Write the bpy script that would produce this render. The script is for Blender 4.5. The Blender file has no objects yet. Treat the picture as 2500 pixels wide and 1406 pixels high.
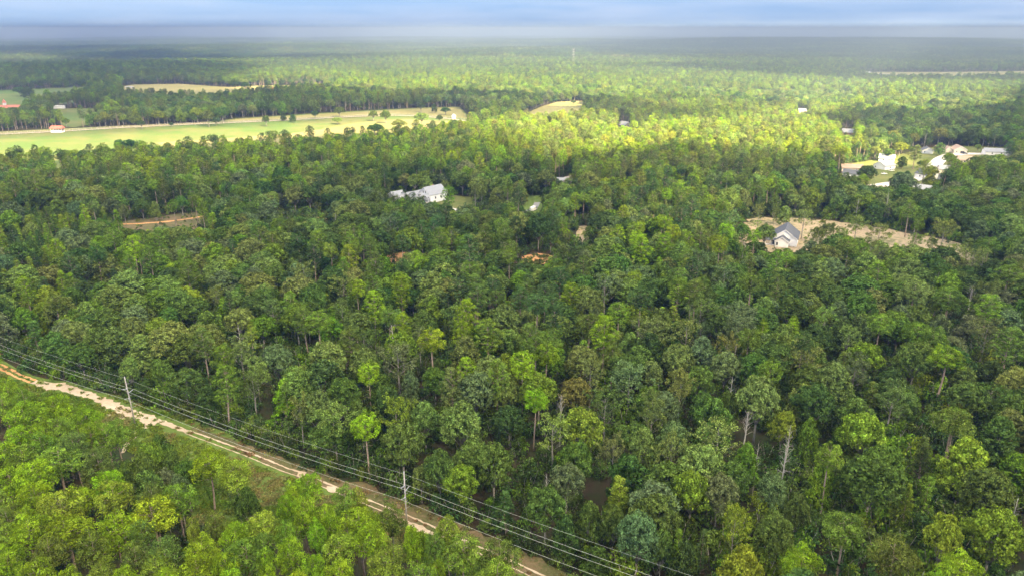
import bpy, math, random
import numpy as np
from mathutils import Vector
from mathutils.geometry import delaunay_2d_cdt

random.seed(7)
rng = np.random.default_rng(11)
scene = bpy.context.scene
COL = scene.collection

# ------------------------------------------------------------------ camera, sky, sun, exposure
CAM_H = 110.0
PITCH = math.radians(19.5)
FPX = 1785.0                      # focal length in pixels of the 2500 px wide photograph
cam_data = bpy.data.cameras.new("camera")
cam_data.sensor_width = 36.0
cam_data.lens = 36.0 * FPX / 2500.0
cam_data.clip_start = 1.0
cam_data.clip_end = 120000.0
cam = bpy.data.objects.new("camera", cam_data)
cam.location = (0, 0, CAM_H)
cam.rotation_euler = (math.pi / 2 - PITCH, 0, 0)
COL.objects.link(cam)
scene.camera = cam

SUN_EL = math.radians(38.0)
SUN_DIR = Vector((math.cos(SUN_EL) * math.cos(math.radians(-56)), math.cos(SUN_EL) * math.sin(math.radians(-56)), math.sin(SUN_EL)))
world = bpy.data.worlds.new("World")
scene.world = world
world.use_nodes = True
wn, wl = world.node_tree.nodes, world.node_tree.links
wn.clear()
w_out = wn.new("ShaderNodeOutputWorld")
w_bg = wn.new("ShaderNodeBackground")
w_bg.inputs["Strength"].default_value = 0.055
w_sky = wn.new("ShaderNodeTexSky")
w_sky.sky_type = 'NISHITA'
w_sky.sun_disc = False
w_sky.sun_elevation = SUN_EL
w_sky.sun_rotation = math.atan2(SUN_DIR.x, SUN_DIR.y)
w_sky.altitude = 100
w_sky.air_density = 1.0
w_sky.dust_density = 0.6
w_sky.ozone_density = 3.0
# thin streaks of high cloud over the whole sky
w_tc = wn.new("ShaderNodeTexCoord")
w_map = wn.new("ShaderNodeMapping")
w_map.inputs["Scale"].default_value = (1.6, 1.6, 17.0)
w_map.inputs["Rotation"].default_value = (0.0, math.radians(1.6), 0.3)
w_noise = wn.new("ShaderNodeTexNoise")
w_noise.inputs["Scale"].default_value = 2.6
w_noise.inputs["Detail"].default_value = 9.0
w_noise.inputs["Roughness"].default_value = 0.55
w_ramp = wn.new("ShaderNodeValToRGB")
w_ramp.color_ramp.elements[0].position = 0.45
w_ramp.color_ramp.elements[0].color = (0, 0, 0, 1)
w_ramp.color_ramp.elements[1].position = 0.72
w_ramp.color_ramp.elements[1].color = (0.5, 0.5, 0.5, 1)
w_mix = wn.new("ShaderNodeMix")
w_mix.data_type = 'RGBA'
w_tint = wn.new("ShaderNodeMix")
w_tint.data_type = 'RGBA'
w_tint.blend_type = 'MULTIPLY'
w_tint.inputs[0].default_value = 1.0
w_tint.inputs[7].default_value = (0.66, 0.82, 1.12, 1)
wl.new(w_sky.outputs[0], w_tint.inputs[6])
wl.new(w_tc.outputs["Generated"], w_map.inputs["Vector"])
wl.new(w_map.outputs[0], w_noise.inputs["Vector"])
wl.new(w_noise.outputs["Fac"], w_ramp.inputs[0])
wl.new(w_ramp.outputs[0], w_mix.inputs[0])
wl.new(w_tint.outputs[2], w_mix.inputs[6])
w_mix.inputs[7].default_value = (3.4, 4.0, 5.2, 1)
w_sep = wn.new("ShaderNodeSeparateXYZ")
wl.new(w_tc.outputs["Generated"], w_sep.inputs[0])
w_el = wn.new("ShaderNodeMapRange")
w_el.interpolation_type = 'SMOOTHSTEP'
w_el.inputs["From Min"].default_value = 0.06
w_el.inputs["From Max"].default_value = 0.38
w_el.inputs["To Min"].default_value = 0.9
w_el.inputs["To Max"].default_value = 0.12
wl.new(w_sep.outputs["Z"], w_el.inputs["Value"])
w_bank = wn.new("ShaderNodeMix")
w_bank.data_type = 'RGBA'
w_bank.inputs[6].default_value = (0.50, 0.80, 1.42, 1)
w_bank.inputs[7].default_value = (0.90, 1.12, 1.58, 1)
w_ramp2 = wn.new("ShaderNodeMapRange")
w_ramp2.inputs["From Min"].default_value = 0.38
w_ramp2.inputs["From Max"].default_value = 0.66
wl.new(w_noise.outputs["Fac"], w_ramp2.inputs["Value"])
wl.new(w_ramp2.outputs[0], w_bank.inputs[0])
w_fin = wn.new("ShaderNodeMix")
w_fin.data_type = 'RGBA'
wl.new(w_el.outputs[0], w_fin.inputs[0])
wl.new(w_mix.outputs[2], w_fin.inputs[6])
wl.new(w_bank.outputs[2], w_fin.inputs[7])
wl.new(w_fin.outputs[2], w_bg.inputs["Color"])
wl.new(w_bg.outputs[0], w_out.inputs["Surface"])

sun_data = bpy.data.lights.new("sun", 'SUN')
sun_data.energy = 5.0
sun_data.angle = math.radians(0.5)
sun_data.color = (1.0, 0.79, 0.46)
sun = bpy.data.objects.new("sun", sun_data)
sun.rotation_euler = SUN_DIR.to_track_quat('Z', 'Y').to_euler()
sun.location = SUN_DIR * 3000
COL.objects.link(sun)

vs = scene.view_settings
vs.view_transform = 'Standard'
vs.look = 'None'
vs.exposure = 3.3
vs.gamma = 1.0
vs.use_curve_mapping = False
scene.cycles.use_denoising = True
scene.cycles.max_bounces = 6
scene.cycles.diffuse_bounces = 3
scene.cycles.glossy_bounces = 1
scene.cycles.transmission_bounces = 3
scene.cycles.volume_bounces = 0
scene.cycles.transparent_max_bounces = 8
scene.cycles.use_adaptive_sampling = True
scene.cycles.adaptive_threshold = 0.015

# ------------------------------------------------------------------ small helpers
def vnoise(x, y, scale, seed=0):
    """smooth value noise, 0..1"""
    x = np.asarray(x, float) / scale
    y = np.asarray(y, float) / scale
    xi, yi = np.floor(x), np.floor(y)
    xf, yf = x - xi, y - yi
    u, v = xf * xf * (3 - 2 * xf), yf * yf * (3 - 2 * yf)
    def h(a, b):
        s = np.sin(a * 127.1 + b * 311.7 + seed * 74.7) * 43758.5453
        return s - np.floor(s)
    return (h(xi, yi) * (1 - u) + h(xi + 1, yi) * u) * (1 - v) + (h(xi, yi + 1) * (1 - u) + h(xi + 1, yi + 1) * u) * v

def height(x, y):
    x = np.asarray(x, float); y = np.asarray(y, float)
    r = np.hypot(x, y)
    amp = np.clip((r - 250) / 2200, 0, 1) * 7 + 0.8
    z = amp * (np.sin(x / 410 + 1.3) * np.cos(y / 530 + 0.4) + 0.5 * np.sin(x / 233 - y / 310))
    z = z + 34 * np.exp(-((x - 2300) / 1900) ** 2 - ((y - 5600) / 1100) ** 2)
    z = z + 16 * np.exp(-((x + 1450) / 900) ** 2 - ((y - 3900) / 420) ** 2)
    z = z + 10 * np.clip((r - 4000) / 4000, 0, 1) * np.sin(x / 1300) * np.sin(y / 1700 + 1)
    return z

cP, sP = math.cos(PITCH), math.sin(PITCH)
def ray(px, py):
    dx, dy = (px - 1250.0) / FPX, (703.0 - py) / FPX
    return dx, cP + dy * sP, -sP + dy * cP
def G(px, py, h=0.0):
    """the point h metres above the ground seen at a pixel of the photograph"""
    dx, dy, dz = ray(px, py)
    z = h
    for _ in range(12):
        t = (CAM_H - z) / -dz
        z = float(height(dx * t, dy * t)) + h
    return dx * t, dy * t
def project(x, y, z):
    x = np.asarray(x, float); y = np.asarray(y, float); z = np.asarray(z, float)
    d = y * cP - (z - CAM_H) * sP
    u = y * sP + (z - CAM_H) * cP
    d = np.where(d < 1, 1, d)
    return 1250 + FPX * x / d, 703 - FPX * u / d, d
def inpoly(x, y, poly):
    x = np.asarray(x, float); y = np.asarray(y, float)
    ins = np.zeros(x.shape, bool)
    n = len(poly)
    for i in range(n):
        x1, y1 = poly[i]; x2, y2 = poly[(i + 1) % n]
        c = ((y1 > y) != (y2 > y))
        ins ^= c & (x < (x2 - x1) * (y - y1) / (y2 - y1 + 1e-12) + x1)
    return ins
def sdist(x, y, poly):
    """signed distance to a polygon, negative inside"""
    best = np.full(x.shape, 1e12)
    n = len(poly)
    for i in range(n):
        ax, ay = poly[i]; bx, by = poly[(i + 1) % n]
        ex, ey = bx - ax, by - ay
        t = np.clip(((x - ax) * ex + (y - ay) * ey) / (ex * ex + ey * ey + 1e-9), 0, 1)
        best = np.minimum(best, np.hypot(x - ax - t * ex, y - ay - t * ey))
    return np.where(inpoly(x, y, poly), -best, best)
def gpoly(px, h=0.0):
    return [G(a, b, h) for a, b in px]

def mesh_obj(name, verts, faces, mats, parent=None, smooth=False, mat_idx=None):
    me = bpy.data.meshes.new(name)
    me.from_pydata([tuple(v) for v in verts], [], [tuple(f) for f in faces])
    for m in (mats if isinstance(mats, (list, tuple)) else [mats]):
        me.materials.append(m)
    if mat_idx is not None:
        me.polygons.foreach_set("material_index", mat_idx)
    if smooth:
        me.polygons.foreach_set("use_smooth", [True] * len(me.polygons))
    me.update()
    o = bpy.data.objects.new(name, me)
    COL.objects.link(o)
    if parent: o.parent = parent
    return o
def struct(o, kind='structure'):
    o['kind'] = kind
    return o
def thing(name, label, cat, loc, rz=0.0, group=None):
    o = bpy.data.objects.new(name, None)
    o.empty_display_size = 0.5
    o.location = loc
    o.rotation_euler = (0, 0, rz)
    COL.objects.link(o)
    o['label'] = label; o['category'] = cat
    if group: o['group'] = group
    return o

class MB:
    """collects boxes, prisms and tubes into one mesh"""
    def __init__(s): s.v = []; s.f = []
    def box(s, x0, x1, y0, y1, z0, z1):
        b = len(s.v)
        s.v += [(x0, y0, z0), (x1, y0, z0), (x1, y1, z0), (x0, y1, z0), (x0, y0, z1), (x1, y0, z1), (x1, y1, z1), (x0, y1, z1)]
        s.f += [[b + i for i in q] for q in ((3, 2, 1, 0), (4, 5, 6, 7), (0, 1, 5, 4), (1, 2, 6, 5), (2, 3, 7, 6), (3, 0, 4, 7))]
        return s
    def tube(s, p, r, n=7):
        p = [Vector(q) for q in p]
        r = r if isinstance(r, (list, tuple)) else [r] * len(p)
        b = len(s.v)
        for i, q in enumerate(p):
            d = (p[min(i + 1, len(p) - 1)] - p[max(i - 1, 0)]).normalized()
            a = d.orthogonal().normalized() if abs(d.z) < 0.95 else Vector((1, 0, 0))
            a = (a - d * a.dot(d)).normalized()
            c = d.cross(a)
            for k in range(n):
                t = 2 * math.pi * k / n
                s.v.append(tuple(q + (a * math.cos(t) + c * math.sin(t)) * r[i]))
        for i in range(len(p) - 1):
            for k in range(n):
                k2 = (k + 1) % n
                s.f.append([b + i * n + k, b + i * n + k2, b + (i + 1) * n + k2, b + (i + 1) * n + k])
        s.f.append([b + k for k in range(n)][::-1])
        s.f.append([b + (len(p) - 1) * n + k for k in range(n)])
        return s
    def poly(s, pts, faces):
        b = len(s.v); s.v += [tuple(p) for p in pts]; s.f += [[b + i for i in f] for f in faces]
        return s
    def build(s, name, mat, parent=None, smooth=False):
        return mesh_obj(name, s.v, s.f, mat, parent, smooth)

# ------------------------------------------------------------------ materials
def newmat(name):
    m = bpy.data.materials.new(name); m.use_nodes = True
    m.node_tree.nodes.clear()
    return m, m.node_tree.nodes, m.node_tree.links
def leaf_mat(name, trans=0.28, spread=0.55, gloss=0.0):
    m, n, l = newmat(name)
    out = n.new("ShaderNodeOutputMaterial")
    oi = n.new("ShaderNodeObjectInfo")
    geo = n.new("ShaderNodeNewGeometry")
    mr = n.new("ShaderNodeMapRange")
    mr.inputs["To Min"].default_value = 1.0 - spread * 0.6
    mr.inputs["To Max"].default_value = 1.0 + spread
    l.new(geo.outputs["Random Per Island"], mr.inputs["Value"])
    # patches of slightly different leaf colour through the crown
    tc = n.new("ShaderNodeTexCoord")
    ns = n.new("ShaderNodeTexNoise"); ns.inputs["Scale"].default_value = 0.45; ns.inputs["Detail"].default_value = 2
    l.new(tc.outputs["Object"], ns.inputs["Vector"])
    hs = n.new("ShaderNodeHueSaturation")
    hr = n.new("ShaderNodeMapRange")
    hr.inputs["From Min"].default_value = 0.3; hr.inputs["From Max"].default_value = 0.7
    hr.inputs["To Min"].default_value = 0.488; hr.inputs["To Max"].default_value = 0.508
    l.new(ns.outputs["Fac"], hr.inputs["Value"])
    l.new(hr.outputs[0], hs.inputs["Hue"])
    vm = n.new("ShaderNodeMath"); vm.operation = 'MULTIPLY'
    rr = n.new("ShaderNodeMapRange"); rr.inputs["To Min"].default_value = 0.85; rr.inputs["To Max"].default_value = 1.15
    l.new(oi.outputs["Random"], rr.inputs["Value"])
    l.new(mr.outputs[0], vm.inputs[0]); l.new(rr.outputs[0], vm.inputs[1])
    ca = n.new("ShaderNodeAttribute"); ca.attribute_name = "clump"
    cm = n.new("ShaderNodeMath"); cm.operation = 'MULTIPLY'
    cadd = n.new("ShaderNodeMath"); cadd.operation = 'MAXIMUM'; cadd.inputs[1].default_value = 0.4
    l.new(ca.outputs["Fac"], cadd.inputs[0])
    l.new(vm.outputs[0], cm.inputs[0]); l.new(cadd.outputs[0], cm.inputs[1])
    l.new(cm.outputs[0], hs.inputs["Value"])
    la = n.new("ShaderNodeAttribute"); la.attribute_type = 'INSTANCER'; la.attribute_name = "leaf_color"
    l.new(la.outputs["Color"], hs.inputs["Color"])
    d = n.new("ShaderNodeBsdfDiffuse"); t = n.new("ShaderNodeBsdfTranslucent")
    l.new(hs.outputs[0], d.inputs["Color"])
    yl = n.new("ShaderNodeMix"); yl.data_type = 'RGBA'; yl.blend_type = 'MULTIPLY'; yl.inputs[0].default_value = 1
    yl.inputs[7].default_value = (1.35, 1.25, 0.6, 1)
    l.new(hs.outputs[0], yl.inputs[6]); l.new(yl.outputs[2], t.inputs["Color"])
    mx = n.new("ShaderNodeMixShader"); mx.inputs[0].default_value = trans
    l.new(d.outputs[0], mx.inputs[1]); l.new(t.outputs[0], mx.inputs[2])
    l.new(mx.outputs[0], out.inputs["Surface"])
    return m
def flat_mat(name, col, rough=0.8, noise=None, col2=None, nscale=1.0, bump=0.0, detail=6, metal=0.0, coord="Object"):
    m, n, l = newmat(name)
    out = n.new("ShaderNodeOutputMaterial")
    b = n.new("ShaderNodeBsdfPrincipled")
    b.inputs["Roughness"].default_value = rough
    b.inputs["Metallic"].default_value = metal
    b.inputs["Base Color"].default_value = (*col, 1)
    if col2 is not None:
        tc = n.new("ShaderNodeTexCoord")
        ns = n.new("ShaderNodeTexNoise"); ns.inputs["Scale"].default_value = nscale; ns.inputs["Detail"].default_value = detail
        ns.inputs["Roughness"].default_value = 0.65
        l.new(tc.outputs[coord], ns.inputs["Vector"])
        cr = n.new("ShaderNodeValToRGB")
        cr.color_ramp.elements[0].position = 0.35; cr.color_ramp.elements[0].color = (*col, 1)
        cr.color_ramp.elements[1].position = 0.65; cr.color_ramp.elements[1].color = (*col2, 1)
        l.new(ns.outputs["Fac"], cr.inputs[0]); l.new(cr.outputs[0], b.inputs["Base Color"])
        if bump:
            bp = n.new("ShaderNodeBump"); bp.inputs["Strength"].default_value = bump; bp.inputs["Distance"].default_value = 0.3
            l.new(ns.outputs["Fac"], bp.inputs["Height"]); l.new(bp.outputs[0], b.inputs["Normal"])
    l.new(b.outputs[0], out.inputs["Surface"])
    return m
def ground_mat(name, stops, scales=(0.02, 0.25), contrast=(0.3, 0.7), bump=0.4):
    """large patches and small patches of several ground colours, in object coordinates"""
    m, n, l = newmat(name)
    out = n.new("ShaderNodeOutputMaterial"); b = n.new("ShaderNodeBsdfPrincipled"); b.inputs["Roughness"].default_value = 0.95
    b.inputs["Specular IOR Level"].default_value = 0.1
    tc = n.new("ShaderNodeTexCoord")
    a = n.new("ShaderNodeTexNoise"); a.inputs["Scale"].default_value = scales[0]; a.inputs["Detail"].default_value = 5
    c = n.new("ShaderNodeTexNoise"); c.inputs["Scale"].default_value = scales[1]; c.inputs["Detail"].default_value = 7; c.inputs["Roughness"].default_value = 0.7
    l.new(tc.outputs["Object"], a.inputs["Vector"]); l.new(tc.outputs["Object"], c.inputs["Vector"])
    mx = n.new("ShaderNodeMix"); mx.data_type = 'FLOAT'; mx.inputs[0].default_value = 0.5
    l.new(a.outputs["Fac"], mx.inputs[2]); l.new(c.outputs["Fac"], mx.inputs[3])
    mr = n.new("ShaderNodeMapRange"); mr.inputs["From Min"].default_value = contrast[0]; mr.inputs["From Max"].default_value = contrast[1]
    l.new(mx.outputs[0], mr.inputs["Value"])
    cr = n.new("ShaderNodeValToRGB")
    el = cr.color_ramp.elements
    while len(el) < len(stops): el.new(0.5)
    for i, s in enumerate(stops):
        el[i].position = i / (len(stops) - 1); el[i].color = (*s, 1)
    l.new(mr.outputs[0], cr.inputs[0]); l.new(cr.outputs[0], b.inputs["Base Color"])
    bp = n.new("ShaderNodeBump"); bp.inputs["Strength"].default_value = bump; bp.inputs["Distance"].default_value = 0.4
    l.new(c.outputs["Fac"], bp.inputs["Height"]); l.new(bp.outputs[0], b.inputs["Normal"])
    l.new(b.outputs[0], out.inputs["Surface"])
    return m

M_NEEDLE = leaf_mat("pine_needles", 0.10, 0.5)
M_LEAF = leaf_mat("broad_leaves", 0.3, 0.65)
M_BARK = flat_mat("pine_bark", (0.20, 0.145, 0.11), 0.9, col2=(0.34, 0.27, 0.22), nscale=1.5, bump=0.4)
M_OAKBARK = flat_mat("oak_bark", (0.16, 0.14, 0.115), 0.9, col2=(0.33, 0.31, 0.27), nscale=1.5, bump=0.4)
M_DEADWOOD = flat_mat("weathered_dead_wood", (0.34, 0.32, 0.29), 0.9, col2=(0.46, 0.43, 0.39), nscale=2.0)
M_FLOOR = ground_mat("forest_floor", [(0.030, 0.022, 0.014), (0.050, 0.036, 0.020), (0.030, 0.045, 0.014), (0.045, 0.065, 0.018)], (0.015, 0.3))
M_GRASS = ground_mat("rough_grass", [(0.14, 0.13, 0.05), (0.10, 0.15, 0.03), (0.12, 0.175, 0.035), (0.16, 0.18, 0.06)], (0.05, 0.5), (0.33, 0.67), 0.8)
M_BROWN = ground_mat("brown_brush", [(0.13, 0.09, 0.05), (0.17, 0.125, 0.07), (0.09, 0.10, 0.035), (0.18, 0.13, 0.08)], (0.09, 0.8), (0.33, 0.67), 0.8)
M_SAND = ground_mat("pale_sand", [(0.33, 0.25, 0.165), (0.48, 0.385, 0.28), (0.58, 0.48, 0.37)], (0.1, 0.9), (0.3, 0.7), 0.4)
M_CLAY = ground_mat("orange_clay", [(0.42, 0.20, 0.075), (0.52, 0.28, 0.12), (0.58, 0.36, 0.19)], (0.1, 0.9), (0.3, 0.7), 0.4)
M_PASTURE = ground_mat("mown_pasture", [(0.075, 0.13, 0.028), (0.09, 0.145, 0.034), (0.15, 0.155, 0.052), (0.10, 0.15, 0.036)], (0.006, 0.03), (0.32, 0.68), 0.2)
M_DRYFIELD = ground_mat("dry_pasture", [(0.17, 0.18, 0.055), (0.24, 0.22, 0.085), (0.30, 0.26, 0.12)], (0.008, 0.05), (0.32, 0.68), 0.2)
M_CLEARED = ground_mat("cleared_soil", [(0.15, 0.105, 0.065), (0.24, 0.175, 0.115), (0.36, 0.285, 0.185), (0.11, 0.12, 0.045), (0.22, 0.16, 0.105)], (0.025, 0.35), (0.33, 0.67), 0.6)
M_ROAD = flat_mat("pale_road", (0.42, 0.36, 0.31), 0.9, col2=(0.55, 0.47, 0.40), nscale=0.3)
M_TANROAD = flat_mat("tan_road", (0.27, 0.22, 0.17), 0.9, col2=(0.36, 0.29, 0.23), nscale=0.2)
M_ASPHALT = flat_mat("worn_asphalt", (0.20, 0.20, 0.20), 0.85, col2=(0.27, 0.265, 0.26), nscale=0.6)
M_CONCRETE = flat_mat("concrete_drive", (0.50, 0.46, 0.41), 0.85, col2=(0.58, 0.54, 0.49), nscale=0.6)
M_LAWN = ground_mat("lawn", [(0.06, 0.09, 0.02), (0.11, 0.13, 0.035), (0.19, 0.17, 0.07)], (0.04, 0.3), (0.3, 0.7), 0.3)
M_WHITE = flat_mat("white_siding", (0.76, 0.76, 0.77), 0.6)
M_TRIM = flat_mat("white_trim", (0.82, 0.82, 0.82), 0.5)
M_CREAM = flat_mat("cream_siding", (0.66, 0.58, 0.46), 0.7)
M_BRICK = flat_mat("brick_wall", (0.34, 0.17, 0.11), 0.9, col2=(0.42, 0.24, 0.17), nscale=6)
M_GREYROOF = flat_mat("grey_shingles", (0.24, 0.25, 0.27), 0.85, col2=(0.31, 0.32, 0.34), nscale=3)
M_DARKROOF = flat_mat("charcoal_shingles", (0.055, 0.062, 0.08), 0.8, col2=(0.09, 0.10, 0.12), nscale=3)
M_BROWNROOF = flat_mat("brown_shingles", (0.32, 0.22, 0.16), 0.9, col2=(0.42, 0.31, 0.23), nscale=3)
M_REDROOF = flat_mat("red_metal_roof", (0.45, 0.13, 0.08), 0.6, col2=(0.52, 0.18, 0.12), nscale=1)
M_GLASS = flat_mat("window_glass", (0.03, 0.035, 0.045), 0.1)
M_POLE = flat_mat("weathered_pole_wood", (0.30, 0.27, 0.24), 0.9, col2=(0.44, 0.41, 0.37), nscale=1.2)
M_STEEL = flat_mat("galvanised_steel", (0.36, 0.37, 0.38), 0.5, metal=0.3)
M_WIRE = flat_mat("bright_aluminium_wire", (0.50, 0.53, 0.47), 0.5, metal=0.1)
M_RUBBER = flat_mat("tyre_rubber", (0.03, 0.03, 0.03), 0.9)
M_CARPAINT = flat_mat("white_car_paint", (0.75, 0.75, 0.76), 0.3)
M_DARKPAINT = flat_mat("dark_car_paint", (0.05, 0.055, 0.07), 0.3)
M_FENCE = flat_mat("white_fence_paint", (0.48, 0.44, 0.39), 0.7)

# ------------------------------------------------------------------ terrain
NR, NA = 190, 360
radii = np.concatenate([[0.0], 6.0 * (45000 / 6.0) ** (np.arange(NR) / (NR - 1))])
gv = [(0.0, 0.0, float(height(0, 0)))]
ang = np.arange(NA) * 2 * math.pi / NA
for r in radii[1:]:
    x = r * np.cos(ang); y = r * np.sin(ang); z = height(x, y)
    gv += list(zip(x.tolist(), y.tolist(), z.tolist()))
gf = [(0, 1 + k, 1 + (k + 1) % NA) for k in range(NA)]
for i in range(NR - 1):
    a, b = 1 + i * NA, 1 + (i + 1) * NA
    gf += [(a + k, b + k, b + (k + 1) % NA, a + (k + 1) % NA) for k in range(NA)]
struct(mesh_obj("ground", gv, gf, M_FLOOR, smooth=True))

def sheet(name, poly, mat, lift, step, kind='structure', wobble=0.0):
    """a patch of surface that follows the terrain, clipped to an outline with an uneven edge"""
    pts = []
    n = len(poly)
    for i in range(n):
        a, b = Vector(poly[i]), Vector(poly[(i + 1) % n])
        k = max(1, int((b - a).length / step))
        nrm = Vector((b.y - a.y, a.x - b.x)).normalized() if (b - a).length > 0 else Vector((0, 0))
        for j in range(k):
            p = a.lerp(b, j / k)
            w = wobble * (2 * float(vnoise(p.x, p.y, step * 3, 5)) - 1) + wobble * 0.5 * random.uniform(-1, 1)
            pts.append(p + nrm * w)
    nb = len(pts)
    bx = [p.x for p in pts]; by = [p.y for p in pts]
    xs = np.arange(min(bx), max(bx), step); ys = np.arange(min(by), max(by), step)
    X, Y = np.meshgrid(xs, ys); X = X.ravel() + rng.uniform(-.2, .2, X.size) * step; Y = Y.ravel() + rng.uniform(-.2, .2, Y.size) * step
    pl = [(p.x, p.y) for p in pts]
    keep = sdist(X, Y, pl) < -step * 0.4
    pts += [Vector((a, b)) for a, b in zip(X[keep], Y[keep])]
    v, e, f, *_ = delaunay_2d_cdt([Vector(p) for p in pts], [], [list(range(nb))], 1, 1e-4)
    vx = np.array([p.x for p in v]); vy = np.array([p.y for p in v])
    vz = height(vx, vy) + lift
    return struct(mesh_obj(name, list(zip(vx.tolist(), vy.tolist(), vz.tolist())), f, mat, smooth=True), kind)

def ribbon(name, line, width, mat, lift, step=2.0, rough=0.0, off=0.0, parent=None):
    """a strip along a line on the ground, width in metres (number or per point)"""
    P = [Vector(p) for p in line]
    W = width if isinstance(width, (list, tuple)) else [width] * len(P)
    L, ws = [], []
    for i in range(len(P) - 1):
        k = max(1, int((P[i + 1] - P[i]).length / step))
        for j in range(k):
            L.append(P[i].lerp(P[i + 1], j / k)); ws.append(W[i] + (W[i + 1] - W[i]) * j / k)
    L.append(P[-1]); ws.append(W[-1])
    for _ in range(2):
        L = [L[0]] + [(L[i - 1] + L[i] * 2 + L[i + 1]) / 4 for i in range(1, len(L) - 1)] + [L[-1]]
    v, f = [], []
    for i, p in enumerate(L):
        d = (L[min(i + 1, len(L) - 1)] - L[max(i - 1, 0)]).normalized()
        nn = Vector((-d.y, d.x))
        a = off + ws[i] * (0.5 + rough * (random.random() - .5)); b = off - ws[i] * (0.5 + rough * (random.random() - .5))
        for s in (a, (a + b) / 2, b):
            q = p + nn * s
            v.append((q.x, q.y, float(height(q.x, q.y)) + lift))
    for i in range(len(L) - 1):
        for c in (0, 1):
            f.append((i * 3 + c, i * 3 + 3 + c, i * 3 + 4 + c, i * 3 + 1 + c))
    f = [q[::-1] for q in f]
    o = mesh_obj(name, v, f, mat, parent, smooth=True)
    if parent is None: struct(o)
    return o

# outlines measured on the ground
track_px = [(-160, 868), (0, 893), (45, 918), (82, 931), (155, 946), (241, 972), (276, 990), (358, 1020), (414, 1035), (457, 1054), (517, 1076), (603, 1108),
            (700, 1148), (732, 1158), (812, 1192), (905, 1229), (988, 1262), (1036, 1283), (1071, 1298), (1174, 1344), (1244, 1374), (1302, 1402), (1480, 1490)]
track = gpoly(track_px)
upper_px = [(-200, 830), (0, 872), (40, 900), (77, 917), (171, 936), (236, 958), (284, 968), (356, 990), (484, 1032), (600, 1080), (700, 1124), (748, 1143), (834, 1175), (905, 1202),
            (988, 1228), (1071, 1262), (1148, 1294), (1244, 1336), (1356, 1394), (1560, 1500)]
lower_px = [(1300, 1490), (1180, 1440), (1080, 1400), (960, 1365), (860, 1335), (760, 1310), (660, 1325), (570, 1330), (500, 1290), (455, 1240), (400, 1180),
            (330, 1110), (250, 1065), (160, 1035), (60, 985), (0, 962), (-200, 900)]
corridor = gpoly(upper_px + lower_px)
field = gpoly([(-260, 450), (0, 424), (170, 418), (300, 410), (500, 398), (700, 380), (900, 372), (1050, 352), (1130, 322), (1175, 304), (1150, 290), (1122, 262),
               (1027, 264), (850, 273), (800, 276), (578, 290), (476, 303), (163, 314), (0, 322), (-260, 332)])
field_b = gpoly([(-120, 224), (0, 222), (126, 217), (200, 214), (230, 219), (190, 252), (112, 262), (48, 272), (-120, 275)])
field_c = gpoly([(300, 212), (323, 208), (440, 206), (558, 214), (640, 210), (820, 208), (820, 226), (660, 240), (551, 252), (425, 252), (300, 246)])
field_d = gpoly([(140, 266), (250, 266), (245, 290), (215, 306), (184, 312), (150, 310)])
field_e = gpoly([(1282, 279), (1320, 262), (1360, 250), (1425, 247), (1430, 300), (1343, 322), (1262, 312)])
field_f = gpoly([(2049, 177), (2500, 175), (2750, 175), (2750, 203), (2500, 203), (2142, 203)])
house_r_clear = gpoly([(1777, 600), (1795, 560), (1822, 534), (1950, 532), (2070, 546), (2190, 565), (2280, 577), (2350, 597), (2400, 640), (2340, 668), (2230, 668), (2130, 650), (2000, 625), (1900, 640), (1810, 625)])
brown_clear = gpoly([(280, 548), (340, 536), (420, 524), (505, 518), (500, 545), (480, 568), (430, 582), (320, 585)])
house_l_lawn = gpoly([(1010, 505), (1085, 484), (1110, 478), (1150, 482), (1160, 500), (1140, 516), (1100, 520), (1030, 518)])
van_clear = gpoly([(1275, 505), (1290, 480), (1322, 478), (1326, 505), (1310, 528), (1290, 530), (1250, 530), (1190, 532), (1180, 522)])
small_clear = [gpoly(p) for p in (
    [(1275, 628), (1310, 620), (1345, 624), (1350, 640), (1310, 652), (1280, 648)],
    [(1412, 552), (1430, 552), (1432, 585), (1420, 600), (1410, 585)],
    [(945, 625), (1000, 615), (1005, 645), (950, 650)],
    [(1355, 440), (1395, 428), (1400, 446), (1372, 452)],
    [(1480, 552), (1500, 550), (1490, 575), (1465, 575)])]
village = gpoly([(2045, 432), (2080, 400), (2150, 388), (2220, 372), (2300, 356), (2480, 362), (2470, 398), (2390, 405), (2360, 430), (2290, 450), (2260, 470), (2120, 466), (2060, 452)])

sheet("grass_corridor", corridor, M_GRASS, 0.02, 4.0, wobble=1.0)
up = [Vector(p) for p in gpoly(upper_px)]
# reddish brush strip between the track and the forest edge
brush_line = gpoly([(470, 1044), (603, 1096), (700, 1137), (780, 1168), (870, 1202), (960, 1234), (1040, 1268), (1130, 1308), (1244, 1358), (1400, 1430)])
ribbon("brush_strip", brush_line, [2.0, 3.2, 4.5, 5.0, 7.0, 7.5, 7, 6, 6, 6], M_BROWN, 0.05, 2.0, 0.3)
sand_line = gpoly(track_px[3:10])
ribbon("sandy_track", sand_line, [2.0, 3.6, 2.8, 3.6, 2.8, 1.7, 1.6], M_SAND, 0.08, 1.2, 0.38)
sheet("sand_patch", gpoly([(335, 1008), (375, 1014), (392, 1026), (372, 1042), (352, 1046), (345, 1030)]), M_SAND, 0.085, 1.0, wobble=0.5)
sheet("sand_patch", gpoly([(256, 1000), (300, 1004), (318, 1024), (290, 1022), (258, 1012)]), M_SAND, 0.075, 1.0, wobble=0.8)
sheet("sand_patch", gpoly([(90, 934), (160, 934), (172, 946), (120, 956), (92, 950)]), M_SAND, 0.09, 1.2, wobble=0.8)
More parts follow.
